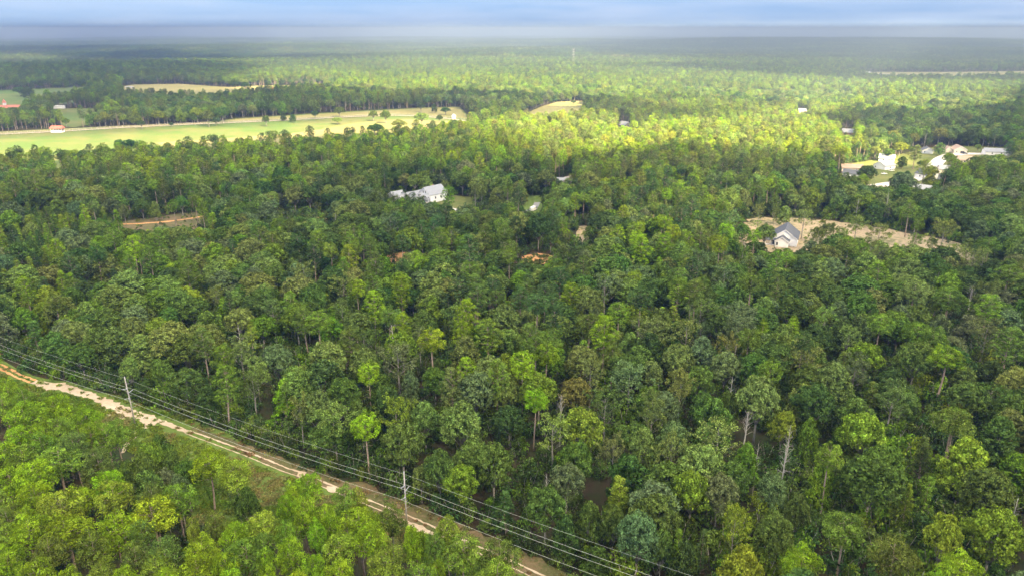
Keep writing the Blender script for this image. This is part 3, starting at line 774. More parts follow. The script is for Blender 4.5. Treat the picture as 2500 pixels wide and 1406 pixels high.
for s in HAND:
    if not s.strip(): continue
    k, px, py, w, tint = s.split()
    k, h0 = KIND[k]; px, py, w = float(px), float(py), float(w)
    h = h0 * random.uniform(.94, 1.06)
    if k == 'oak': h = min(h0 * 1.15, max(9.0, h0 * (0.62 + w / 230)))
    x, y = G(px, py, h)
    if k != 'fpine':
        while h > 3 and float(sdist(np.array([x]), np.array([y]), corridor)[0]) < 1.5 + w * .012 and float(sdist(np.array([x]), np.array([y]), NEARBLOCK)[0]) > 3:
            h *= .93; x, y = G(px, py, h)
    d = float(project(x, y, h)[2])
    wm = w * d / FPX * 1.05
    wm = min(wm, 15.0)
    addtree(k, x, y, h, wm, tint, True)
# shade trees standing in the pasture (base x, base y, width, height in photo px)
for px, py, w, h, tint in [(347, 317, 20, 22, 'deep'), (419, 312, 11, 12, 'deep'), (511, 311, 32, 40, 'olive'), (545, 300, 38, 36, 'oakgreen'), (528, 308, 24, 20, 'deep'), (651, 310, 18, 26, 'deep'),
                           (693, 297, 18, 20, 'deep'), (716, 300, 20, 20, 'deep'), (770, 292, 19, 20, 'deep'), (829, 288, 28, 26, 'olive'), (824, 305, 27, 18, 'light'), (912, 297, 24, 26, 'olive'), (942, 303, 26, 32, 'olive'),
                           (1028, 276, 22, 26, 'deep'), (1060, 277, 18, 22, 'deep'), (1088, 282, 26, 18, 'deep'), (1073, 301, 17, 18, 'deep'), (1030, 308, 36, 32, 'light'), (975, 320, 38, 26, 'light'), (915, 330, 38, 24, 'olive'),
                           (70, 240, 34, 26, 'deep'), (50, 236, 30, 22, 'deep'), (575, 222, 26, 24, 'deep'), (600, 224, 22, 22, 'deep'), (2290, 180, 14, 14, 'olive'), (1400, 256, 14, 10, 'deep')]:
    x, y = G(px, py)
    d = float(project(x, y, 0)[2])
    addtree('oak', x, y, h * d / FPX * 1.06, w * d / FPX, tint, True)
HT = np.array([(a, b, c) for a, b, c in zip(T['x'], T['y'], T['w'])])

# ------------------------------------------------------------------ the rest of the forest
STANDS_PINE = gpoly([(1150, 330), (1250, 280), (1500, 250), (1700, 250), (2050, 260), (2150, 330), (1950, 400), (1700, 420), (1500, 440), (1350, 430), (1250, 370)], 15)
STAND_YOUNG = gpoly([(-100, 520), (60, 500), (260, 500), (310, 560), (200, 620), (150, 700), (40, 760), (-100, 760)], 10)
STAND_TREELINE = gpoly([(-200, 460), (0, 430), (500, 400), (900, 375), (1150, 330), (1150, 365), (900, 410), (500, 440), (0, 470), (-200, 500)])
BROWSE = gpoly([(1500, 1406), (1900, 1100), (2150, 1200), (2200, 850), (2600, 850), (2700, 1600), (1500, 1600)], 0)

def mask_clear(x, y, r):
    ok = np.ones(x.shape, bool)
    for c in CLEAR: ok &= sdist(x, y, c) > r * 0.55
    return ok
def grid_pts(r0, r1, cell, half=0.80):
    ys = np.arange(-40, r1, cell); xs = np.arange(-r1, r1, cell)
    X, Y = np.meshgrid(xs, ys); X = X.ravel() + rng.uniform(-.44, .44, X.size) * cell; Y = Y.ravel() + rng.uniform(-.44, .44, Y.size) * cell
    d = Y * cP + CAM_H * sP
    R = np.hypot(X, Y)
    k = (R >= r0) & (R < r1) & (np.abs(X) < (d * half + 45)) & (Y > 20)
    return X[k], Y[k]
def choose(x, y):
    n = len(x)
    p = vnoise(x, y, 120, 1) * .5 + vnoise(x, y, 45, 2) * .3 + rng.random(n) * .35
    kind = np.where(p > .72, 'pine', 'oak').astype(object)
    kind[(rng.random(n) < .06)] = 'sparse'
    kind[(rng.random(n) < .10)] = 'npine'
    kind[(rng.random(n) < .008)] = 'snag'
    m = inpoly(x, y, STANDS_PINE) | inpoly(x, y, STAND_TREELINE); kind[m & (rng.random(n) < .78)] = 'pine'
    m = inpoly(x, y, STAND_YOUNG); kind[m & (rng.random(n) < .85)] = 'npine'
    m = inpoly(x, y, NEARBLOCK); kind[m] = 'fpine'
    m = (np.hypot(x, y) > 1400) & (kind == 'oak') & (rng.random(n) < .45); kind[m] = 'pine'
    return kind
OPT = {'pine': ['pinegreen', 'pinegreen', 'bright', 'deep', 'pinegreen', 'lime', 'olive'], 'npine': ['bright', 'pinegreen', 'lime', 'deep', 'yellowgreen'], 'fpine': ['lime', 'lime', 'bright', 'pinegreen'],
       'oak': ['grey', 'oakgreen', 'oakgreen', 'olive', 'grey', 'darkoak', 'light', 'oakgreen', 'light', 'bright', 'oakgreen', 'bright', 'yellowgreen'], 'sparse': ['light', 'grey', 'light', 'oakgreen', 'olive'], 'snag': ['dead'],
       'bush': ['yellowgreen', 'oakgreen', 'deep', 'olive', 'darkoak']}
def tint_for(kind, x, y):
    out = []
    sh = vnoise(x, y, 90, 8)
    for i, k in enumerate(kind):
        o = OPT[k]
        out.append(o[min(len(o) - 1, int((sh[i] * .5 + random.random() * .7) / 1.2 * len(o)))])
    return out
SIZE = {'pine': (21, 7.6, .13), 'npine': (13, 5.0, .2), 'fpine': (16, 8.0, .12), 'oak': (15.5, 12.2, .2), 'sparse': (15.5, 9.0, .15), 'snag': (13, 5, .2)}
X, Y = grid_pts(55, 2600, 7.8)
ok = mask_clear(X, Y, 5.0)
# keep clear of the trees already placed
cellh = {}
for a, b, c in HT: cellh.setdefault((int(a // 12), int(b // 12)), []).append((a, b, c))
keep = []
for i, (a, b) in enumerate(zip(X, Y)):
    good = bool(ok[i])
    if good and b < 900:
        for ii in (-1, 0, 1):
            for jj in (-1, 0, 1):
                for q in cellh.get((int(a // 12) + ii, int(b // 12) + jj), ()):
                    if (q[0] - a) ** 2 + (q[1] - b) ** 2 < (q[2] * (.5 if b < 240 else .38) + 3.3) ** 2: good = False
    keep.append(good)
keep = np.array(keep); X, Y = X[keep], Y[keep]
K = choose(X, Y)
# gaps in the far woods, and thinner cover on the browsed ground near the camera
thin = (rng.random(len(X)) < np.where(inpoly(X, Y, BROWSE), .45, .06)) | ((vnoise(X, Y, 28, 4) > .86) & (K != 'fpine'))
X, Y, K = X[~thin], Y[~thin], K[~thin]
tt = tint_for(K, X, Y)
sp_ = inpoly(X, Y, STANDS_PINE)
for i in np.where(sp_)[0]: tt[i] = random.choice(['pinegreen', 'yellowgreen', 'yellowgreen', 'light', 'lime', 'olive', 'tan'])  # golden sunlight on this stand is put into the leaf tints
# handmade low ceiling in front of houses so that they stay in sight
VIEW_HOLES = [(1055, 478, 50, 22), (965, 475, 22, 14), (1303, 508, 24, 16), (1920, 575, 42, 60), (2330, 366, 60, 16), (2150, 412, 30, 26), (2155, 448, 26, 10), (2425, 370, 34, 10), (2075, 414, 30, 14), (2285, 392, 24, 18),
              (2265, 445, 26, 26), (1525, 303, 14, 9), (1960, 271, 10, 7), (2072, 324, 14, 10), (20, 256, 26, 12), (145, 264, 16, 6), (140, 316, 20, 10), (1107, 286, 8, 8), (400, 540, 105, 16), (1150, 500, 42, 18), (1375, 440, 20, 8),
              (1330, 628, 60, 20), (1412, 580, 26, 30), (740, 522, 60, 10), (1400, 150, 10, 24)]
for i in range(len(X)):
    h, w, v = SIZE[K[i]]
    s = 1 + v * random.gauss(0, 1) * .8
    s = min(1.35, max(.6, s))
    hh, ww = h * s, w * s * random.uniform(.88, 1.15)
    ww = min(ww * .94, 11.5 if Y[i] < 260 else 15.0)
    if Y[i] < 1300:
        for t in range(3):
            zz = float(height(X[i], Y[i]))
            px, py, d = project(X[i], Y[i], zz + hh)
            hit = False
            for (hx, hy, hw, hv) in VIEW_HOLES:
                dist = math.hypot(*G(hx, hy)) if False else None
                if abs(px - hx) < hw + ww * .4 * FPX / d and py < hy + hv * .5:
                    pb = float(project(X[i], Y[i], zz)[1])
                    if pb > hy + 2: hit = True
            if not hit: break
            hh *= .7; ww *= .85
        if hit and hh < 8: continue
    if K[i] == 'fpine' and Y[i] < 400:         # the open grass beside the track stays open to view
        px, py, d = project(X[i], Y[i], float(height(X[i], Y[i])) + hh)
        gq = G(float(px), float(py))
        if sdist(np.array([gq[0]]), np.array([gq[1]]), corridor)[0] < 0: continue
    addtree(K[i], X[i], Y[i], hh, ww, tt[i])
# undergrowth and saplings
Xb, Yb = grid_pts(60, 760, 4.8)
okb = mask_clear(Xb, Yb, 2.0) & (rng.random(len(Xb)) < np.where(inpoly(Xb, Yb, NEARBLOCK), .3, .8))
Xb, Yb = Xb[okb], Yb[okb]
for a, b in zip(Xb, Yb):
    br = inpoly(np.array([a]), np.array([b]), BROWSE)[0]
    s = random.uniform(.7, 1.5) * (1.25 if br else 1)
    addtree('bush', a, b, 4.6 * s * random.uniform(.8, 1.35), 5.6 * s, random.choice(['yellowgreen', 'olive', 'bright', 'oakgreen', 'deep'] if br else (['darkoak'] if inpoly(np.array([a]), np.array([b]), NEARBLOCK)[0] else ['oakgreen', 'deep', 'darkoak', 'olive', 'bright'])))  # bushes under the near pines tinted dark to paint the shade in the gaps
# bushes along the forest edge of the corridor
for i in range(len(up) - 1):
    a, b = up[i], up[i + 1]
    k = int((b - a).length / 3.2)
    nrm = Vector((b.y - a.y, a.x - b.x)).normalized()
    if nrm.y < 0: nrm = -nrm
    for j in range(k):
        p = a.lerp(b, (j + random.random()) / k) + nrm * random.uniform(1.5, 4.5)
        s = random.uniform(.55, 1.3)
        addtree('bush', p.x, p.y, 4.6 * s, 4.6 * s, random.choice(['deep', 'oakgreen', 'darkoak', 'olive', 'bright']))
for p in (brown_clear, house_r_clear, small_clear[0], corridor):
    xs = [q[0] for q in p]; ys = [q[1] for q in p]
    for _ in range(110 if p is not corridor else 190):
        a, b = random.uniform(min(xs), max(xs)), random.uniform(max(min(ys), 100), max(ys))
        dd = sdist(np.array([a]), np.array([b]), p)[0]
        if dd < -0.5 and (p is not corridor or min((Vector(q) - Vector((a, b))).length for q in track) > 5):
            if p is corridor:
                s = random.uniform(.12, .34)
            else: s = random.uniform(.15, .5)
            addtree('bush', a, b, 4 * s, 5 * s, random.choice(['oakgreen', 'olive', 'yellowgreen', 'deep']))

for _ in range(60):
    px, py = random.uniform(1790, 2400), random.uniform(548, 640)
    if 1870 < px < 1975 and py < 650: continue
    x, y = G(px, py)
    if sdist(np.array([x]), np.array([y]), house_r_clear)[0] < -1 and random.random() < .08 + (py - 560) / 200:
        s = random.uniform(.5, .95)
        addtree(random.choice(['sparse', 'sparse', 'oak', 'npine']), x, y, 14 * s, 8 * s, random.choice(['light', 'oakgreen', 'bright', 'olive']))
for _ in range(70):
    px, py = random.uniform(2040, 2490), random.uniform(372, 470)
    if any(abs(px - q[0]) < 30 and -6 < py - q[1] < 30 for q in ((2338, 373), (2428, 378), (2262, 374), (2362, 398), (2158, 412), (2078, 425), (2290, 392), (2150, 448))): continue
    x, y = G(px, py)
    if sdist(np.array([x]), np.array([y]), village)[0] < 0:
        s = random.uniform(.45, .8)
        addtree('oak', x, y, 14 * s, 12 * s, random.choice(['light', 'olive', 'yellowgreen', 'deep', 'oakgreen']))
A = {k: np.array(v, dtype=object if k in ('kind', 'tint') else float) for k, v in T.items()}
Z = height(A['x'], A['y'])
# how much of each tree the picture shows: near to far on a coarse grid
GW, GH, GS = 625, 352, 4.0
occ = np.zeros((GH, GW), bool)
cx, cy, dep = project(A['x'], A['y'], Z + A['h'] * np.where((A['kind'] == 'pine'), .77, .6))
rx = A['w'] / 2 * FPX / dep / GS
ry = A['h'] * np.where(A['kind'] == 'pine', .24, .38) * FPX / dep / GS * .96
shown = np.zeros(len(cx))
order = np.argsort(np.hypot(A['x'], A['y']))
yy, xx = np.mgrid[0:GH, 0:GW]
for i in order:
    if dep[i] > 1500: break
    u, v = cx[i] / GS, cy[i] / GS
    x0, x1 = int(max(0, u - rx[i])), int(min(GW, u + rx[i] + 1)); y0, y1 = int(max(0, v - ry[i])), int(min(GH, v + ry[i] + 1))
    if x1 <= x0 or y1 <= y0: continue
    e = ((xx[y0:y1, x0:x1] - u) / max(rx[i], .5)) ** 2 + ((yy[y0:y1, x0:x1] - v) / max(ry[i], .5)) ** 2 < 1
    sub = occ[y0:y1, x0:x1]
    shown[i] = (e & ~sub).sum()
    sub |= e
FAM = {'pine': 'pine', 'fpine': 'pine', 'npine': 'young', 'oak': 'broad', 'sparse': 'sparse', 'snag': 'dead', 'bush': 'bush'}
fam = np.array([FAM[k] for k in A['kind']])
LIMIT = {'pine': 290, 'young': 150, 'broad': 290, 'sparse': 110, 'dead': 60, 'bush': 130}
single = np.zeros(len(cx), bool)
for f_, lim in LIMIT.items():
    idx = np.where((fam == f_) & (shown > 5))[0]
    idx = idx[np.argsort(-shown[idx])][:lim]
    single[idx] = True

WORD = {'fpine': 'pine', 'pine': 'pine', 'npine': 'young pine', 'oak': 'broadleaf tree', 'sparse': 'thin-leaved tree', 'snag': 'dead tree', 'bush': 'bush'}
NAME = {'fpine': 'pine_tree', 'pine': 'pine_tree', 'npine': 'young_pine_tree', 'oak': 'broadleaf_tree', 'sparse': 'thin_leaved_tree', 'snag': 'dead_tree', 'bush': 'bush'}
GROUP = {'pine': 'pine trees of the forest', 'young': 'young narrow pines of the forest', 'broad': 'broadleaf trees of the forest', 'sparse': 'thinly leaved trees with pale branches', 'dead': 'dead bare trees', 'bush': 'bushes on the forest floor and verges'}
p1, p2 = Vector(G(330, 1035)), Vector(G(994, 1290))
def place_word(x, y):
    p = Vector((x, y))
    if (p - p2).length < 22: return 'by the nearer power pole'
    if (p - p1).length < 24: return 'by the farther power pole'
    a = np.array([x]); b = np.array([y])
    if inpoly(a, b, NEARBLOCK)[0]: return 'below the track'
    if sdist(a, b, corridor)[0] < 9: return 'along the dirt track'
    if sdist(a, b, house_r_clear)[0] < 14: return 'at the cleared house plot'
    if sdist(a, b, village)[0] < 18: return 'among the village houses'
    if sdist(a, b, field)[0] < 0: return 'standing in the pasture'
    if sdist(a, b, field)[0] < 30: return 'at the pasture edge'
    if sdist(a, b, brown_clear)[0] < 16: return 'by the brown clearing'
    if (p - Vector(G(1055, 485))).length < 45: return 'near the white farmhouse'
    if (p - Vector(G(1303, 510))).length < 30: return 'near the white van'
    return 'in the forest'
used = set()
ONES = "zero one two three four five six seven eight nine ten eleven twelve thirteen fourteen fifteen sixteen seventeen eighteen nineteen".split()
TENS = "x x twenty thirty forty fifty sixty seventy eighty ninety".split()
def words_of(v):
    v = max(0, min(99, int(v)))
    return ONES[v] if v < 20 else TENS[v // 10] + ("-" + ONES[v % 10] if v % 10 else "")
zero = (0, 0, 0)
pick = {}
for i in np.where(single)[0]:
    k = A['kind'][i]
    pr = PROTO[k][random.randrange(len(PROTO[k]))]
    col, cw = TINT[A['tint'][i]]
    px, py = cx[i] / 25.0, cy[i] / 14.06
    size = 'tall' if A['h'][i] > 18.5 else ('broad' if A['w'][i] > 12 else ('slim' if A['w'][i] < 5 else ('small' if A['h'][i] < 9 else 'rounded')))
    if k == 'snag': size = ''; cw = cw.replace('bare ', 'leafless ')
    where = place_word(A['x'][i], A['y'][i])
    best = None
    for da, db in ((0, 0), (1, 0), (0, 1), (-1, 0), (0, -1)):
        lab = f"{size} {cw} {WORD[k]} {where}, {words_of(round(px) + da)} percent across, {words_of(round(py) + db)} percent down".strip()
        if lab not in used: break
    used.add(lab)
    t = thing(NAME[k], lab, 'bush' if k == 'bush' else 'tree', (A['x'][i], A['y'][i], Z[i]), random.uniform(0, 6.28), GROUP[fam[i]])
    sxy = A['w'][i] / pr.W; sz = A['h'][i] / pr.H
    tr = bpy.data.objects.new("stem" if k == 'bush' else "trunk", pr.trunk); COL.objects.link(tr); tr.parent = t; tr.scale = (sxy, sxy, sz)
    if pr.crown is not None:
        c = bpy.data.objects.new("foliage" if k == 'bush' else "crown", pr.crown); COL.objects.link(c); c.parent = t; c.scale = (sxy, sxy, sz)
        c["leaf_color"] = [q * random.uniform(.9, 1.12) for q in col]

# all the other trees: one scattered object per kind of cover
def scatter(name, pts, idx, rot, scl, protos, cols):
    coll = bpy.data.collections.new(name + "_sources")
    for j, me in enumerate(protos):
        o = bpy.data.objects.new(f"source_{j:03d}", me); coll.objects.link(o)
    me = bpy.data.meshes.new(name)
    me.from_pydata([tuple(p) for p in pts], [], [])
    a = me.attributes.new("pick", 'INT', 'POINT'); a.data.foreach_set("value", np.asarray(idx, dtype=np.int32))
    a = me.attributes.new("turn", 'FLOAT_VECTOR', 'POINT'); a.data.foreach_set("vector", np.asarray([(0, 0, r) for r in rot], dtype=np.float32).ravel())
    a = me.attributes.new("size", 'FLOAT_VECTOR', 'POINT'); a.data.foreach_set("vector", np.asarray(scl, dtype=np.float32).ravel())
    a = me.attributes.new("leaf_color", 'FLOAT_VECTOR', 'POINT')
    cc = np.asarray(cols, dtype=np.float32) * rng.uniform(.88, 1.14, (len(cols), 3))
    a.data.foreach_set("vector", cc.astype(np.float32).ravel())
    o = bpy.data.objects.new(name, me); COL.objects.link(o)
    ng = bpy.data.node_groups.new(name, 'GeometryNodeTree')
    ng.interface.new_socket("Geometry", in_out='INPUT', socket_type='NodeSocketGeometry')
    ng.interface.new_socket("Geometry", in_out='OUTPUT', socket_type='NodeSocketGeometry')
    n, l = ng.nodes, ng.links
    gi, go = n.new("NodeGroupInput"), n.new("NodeGroupOutput")
    ci = n.new("GeometryNodeCollectionInfo"); ci.inputs[0].default_value = coll
    ci.inputs["Separate Children"].default_value = True; ci.inputs["Reset Children"].default_value = True
    ip = n.new("GeometryNodeInstanceOnPoints"); ip.inputs["Pick Instance"].default_value = True
    def attr(nm, ty):
        q = n.new("GeometryNodeInputNamedAttribute"); q.data_type = ty; q.inputs["Name"].default_value = nm
        return q.outputs[0]
    e = n.new("FunctionNodeEulerToRotation")
    l.new(gi.outputs[0], ip.inputs["Points"]); l.new(ci.outputs[0], ip.inputs["Instance"])
    l.new(attr("pick", 'INT'), ip.inputs["Instance Index"])
    l.new(attr("turn", 'FLOAT_VECTOR'), e.inputs[0]); l.new(e.outputs[0], ip.inputs["Rotation"])
    l.new(attr("size", 'FLOAT_VECTOR'), ip.inputs["Scale"])
    l.new(ip.outputs[0], go.inputs[0])
    m = o.modifiers.new("scatter", 'NODES'); m.node_group = ng
    o['kind'] = 'stuff'
    return o

def build_mass(name, label, mask):
    protos, lut, cols = [], {}, []
    I = np.where(mask)[0]
    pts, idx, rot, scl = [], [], [], []
    for i in I:
        k = A['kind'][i]; v = random.randrange(len(PROTO[k])); key = (k, v)
        if key not in lut:
            lut[key] = len(protos); protos.append(PROTO[k][v].joined())
        cols.append(TINT[A['tint'][i]][0])
        pr = PROTO[k][v]
        pts.append((A['x'][i], A['y'][i], Z[i])); idx.append(lut[key]); rot.append(random.uniform(0, 6.28))
        scl.append((A['w'][i] / pr.W, A['w'][i] / pr.W, A['h'][i] / pr.H))
    o = scatter(name, pts, idx, rot, scl, protos, cols)
    o['label'] = label
    return o
isb = A['kind'] == 'bush'
build_mass("forest", "dense mixed forest of pines and broadleaf trees filling the valley", ~single & ~isb)
build_mass("undergrowth", "low green undergrowth between the forest trees", ~single & isb)
print("trees", len(A['x']), "single", int(single.sum()))

# the woods far off, as clumps of small trees
def far_clump(cell, n, pinef, seed):
    V, F, MI = [], [], []
    base = 0
    for i in range(n):
        (tv, tf), (cv, cf) = far_tree(random.uniform(14, 22), random.uniform(8, 12), 46, 2.6, pinef)
        off = np.array([random.uniform(-.5, .5) * cell, random.uniform(-.5, .5) * cell, 0])
        cv = cv + off
        V.append(cv); F.append(cf + base); base += len(cv)
    me = bpy.data.meshes.new("far_clump")
    me.from_pydata(np.concatenate(V).tolist(), [], np.concatenate(F).tolist()); me.materials.append(M_LEAF)
    at = me.attributes.new("clump", 'FLOAT', 'FACE'); at.data.foreach_set("value", np.repeat(rng.uniform(.4, .95, n), 46).astype(np.float32))
    return me
CELL = 55
clumps = [far_clump(CELL, 34, p, i) for i, p in enumerate((True, False, True, False))]
ys = np.arange(2400, 9500, CELL * .92); xs = np.arange(-8000, 8000, CELL * .92)
FX, FY = np.meshgrid(xs, ys); FX = FX.ravel() + rng.uniform(-.4, .4, FX.size) * CELL; FY = FY.ravel() + rng.uniform(-.4, .4, FY.size) * CELL
R = np.hypot(FX, FY)
k = (R > 2570) & (R < 9400) & (np.abs(FX) < FY * .80 + 60)
for c in (field_b, field_c, field_f): k &= sdist(FX, FY, c) > 20
k &= ~((vnoise(FX, FY * 3, 900, 21) > .88))
FX, FY = FX[k], FY[k]
# large stands share a colour
st = (vnoise(FX, FY * 2.0, 420, 31) * .65 + vnoise(FX, FY, 130, 32) * .25 + rng.random(len(FX)) * .25)
ti = np.clip((st * 6).astype(int), 0, 5)
pi = rng.integers(0, 4, len(FX))
fcols = np.array([TINT[t][0] for t in ('pinegreen', 'deep', 'oakgreen', 'olive', 'light', 'bright')])[ti]
fo = scatter("far_forest", list(zip(FX, FY, height(FX, FY))), pi, rng.uniform(0, 6.28, len(FX)), [(1, 1, s) for s in rng.uniform(.85, 1.2, len(FX))], clumps, fcols)
fo['label'] = "hazy far forest stretching towards the horizon"

# grass and weeds on the corridor
def tuft():
    n = 26
    c = rng.normal(size=(n, 3)) * np.array([.35, .35, 0]) + np.array([0, 0, .22])
    nn = unit(n, 1.6); nn /= np.linalg.norm(nn, axis=1, keepdims=True)
    v, f = quads(c, nn, rng.uniform(.3, .6, n), .6)
    me = bpy.data.meshes.new("tuft"); me.from_pydata(v.tolist(), [], f.tolist()); me.materials.append(M_LEAF)
    at = me.attributes.new("clump", 'FLOAT', 'FACE'); at.data.foreach_set("value", rng.uniform(.7, 1.0, len(f)).astype(np.float32))
    return me
tufts = [tuft() for _ in range(3)]
tcols = np.array(((.14, .20, .03), (.19, .14, .065), (.11, .18, .025), (.20, .20, .07)))
bx = [p[0] for p in corridor]; by = [p[1] for p in corridor]
gx = rng.uniform(max(min(bx), -330), min(max(bx), 120), 60000); gy = rng.uniform(max(min(by), 60), max(by), 60000)
k = sdist(gx, gy, corridor) < -.3
gx, gy = gx[k], gy[k]
tl = [Vector(p) for p in track]
dist = np.full(gx.shape, 1e9)
for i in range(len(tl) - 1):
    a, b = tl[i], tl[i + 1]; e = b - a
    t = np.clip(((gx - a.x) * e.x + (gy - a.y) * e.y) / e.length_squared, 0, 1)
    dist = np.minimum(dist, np.hypot(gx - a.x - t * e.x, gy - a.y - t * e.y))
k = (dist > 2.6) | ((dist < .4) & (rng.random(len(gx)) < .3))
k &= rng.random(len(gx)) < .75
gx, gy, dist = gx[k], gy[k], dist[k]
side = vnoise(gx, gy, 9, 3)
bl = [Vector(p) for p in brush_line]
db = np.full(gx.shape, 1e9)
for i in range(len(bl) - 1):
    a, b = bl[i], bl[i + 1]; e = b - a
    t = np.clip(((gx - a.x) * e.x + (gy - a.y) * e.y) / e.length_squared, 0, 1)
    db = np.minimum(db, np.hypot(gx - a.x - t * e.x, gy - a.y - t * e.y))
ci = np.where(db < 3.4, np.where(side > .5, 1, 3), np.where(side > .66, 3, np.where(side > .4, 0, 2)))
k = (db > 3.4) | (rng.random(len(gx)) < .35)
gx, gy, ci = gx[k], gy[k], ci[k]
go_ = scatter("grass", list(zip(gx, gy, height(gx, gy) + .02)), rng.integers(0, 3, len(gx)), rng.uniform(0, 6.28, len(gx)),
              [(s, s, s) for s in rng.uniform(.6, 1.5, len(gx))], tufts, tcols[ci])
go_['label'] = "rough grass and weeds growing along the power line corridor"

# ------------------------------------------------------------------ power line
lined = (p2 - p1).normalized()
perp = Vector((-lined.y, lined.x))
if perp.y < 0: perp = -perp               # towards the forest
poles = [p1 - lined * 99 * 1.0, p1, p2, p2 + lined * 99]
PH = 15.4
ARMS = [(14.9, .0), (12.1, -1.55), (10.7, 1.7), (9.0, -1.55)]
def pole(p, label, lean):
    z = float(height(p.x, p.y))
    t = thing("utility_pole", label, "utility pole", (p.x, p.y, z), 0, "wooden poles carrying the power line")
    mb = MB(); mb.tube([(0, 0, -1), (lean * .3, 0, PH * .5), (lean, 0, PH)], [.2, .17, .13], 12)
    mb.build("shaft", M_POLE, t, True)
    MB().tube([(lean, 0, PH), (lean, 0, PH + .12)], [.19, .12], 10).build("cap", M_STEEL, t)
    for h, s in ARMS[1:]:
        lx = lean * h / PH
        a = Vector((lx, 0, h - .45)); sg = 1 if s > 0 else -1
        b = Vector((lx + perp.x * s, perp.y * s, h))
        am = MB().tube([a, b], [.075, .055], 8).build("standoff_arm", M_STEEL, t)
        ib = MB()
        for q in range(5):
            c = a.lerp(b, .3 + q * .13); d = a.lerp(b, .34 + q * .13)
            ib.tube([c, d], [.12, .12], 8)
        ib.build("insulator", M_STEEL, am)
        MB().tube([(lx, 0, h - .7), (lx + perp.x * sg * .1, perp.y * sg * .1, h - .2)], [.24, .24], 8).build("bracket", M_STEEL, t)
    for h, s in ((13.2, .9), (9.5, .9), (7.4, .9), (5.6, 1.3)):
        lx = lean * h / PH
        MB().tube([(lx, 0, h), (lx + perp.x * s, perp.y * s + .2, h - .35)], [.05, .04], 6).build("strut", M_STEEL, t)
    return t
pole(poles[2], "grey wooden utility pole beside the wheel ruts, nearer of the two", 0.0)
pole(poles[1], "pale wooden utility pole beside the sand patch, farther of the two", -0.45)
wl_lab = ["thin topmost ground wire slung from pole top to pole top", "bright upper wire on the track side of the poles",
          "bright wire on the forest side of the poles", "lowest wire on the track side of the poles"]
for (h, s), lab in zip(ARMS, wl_lab):
    pts = []
    for i in range(3):
        a, b = poles[i], poles[i + 1]
        za, zb = float(height(a.x, a.y)) + h, float(height(b.x, b.y)) + h
        for q in range(24 if i < 2 else 25):
            t = q / 24
            p = a.lerp(b, t) + perp * s
            pts.append((p.x, p.y, za + (zb - za) * t - 4 * (1.3 if s or h < 12 else .9) * t * (1 - t)))
    o = MB().tube(pts, .024 if h < 14 else .014, 5).build("power_line", M_WIRE)
    o['label'] = lab; o['category'] = 'power line'; o['group'] = 'wires of the power line'

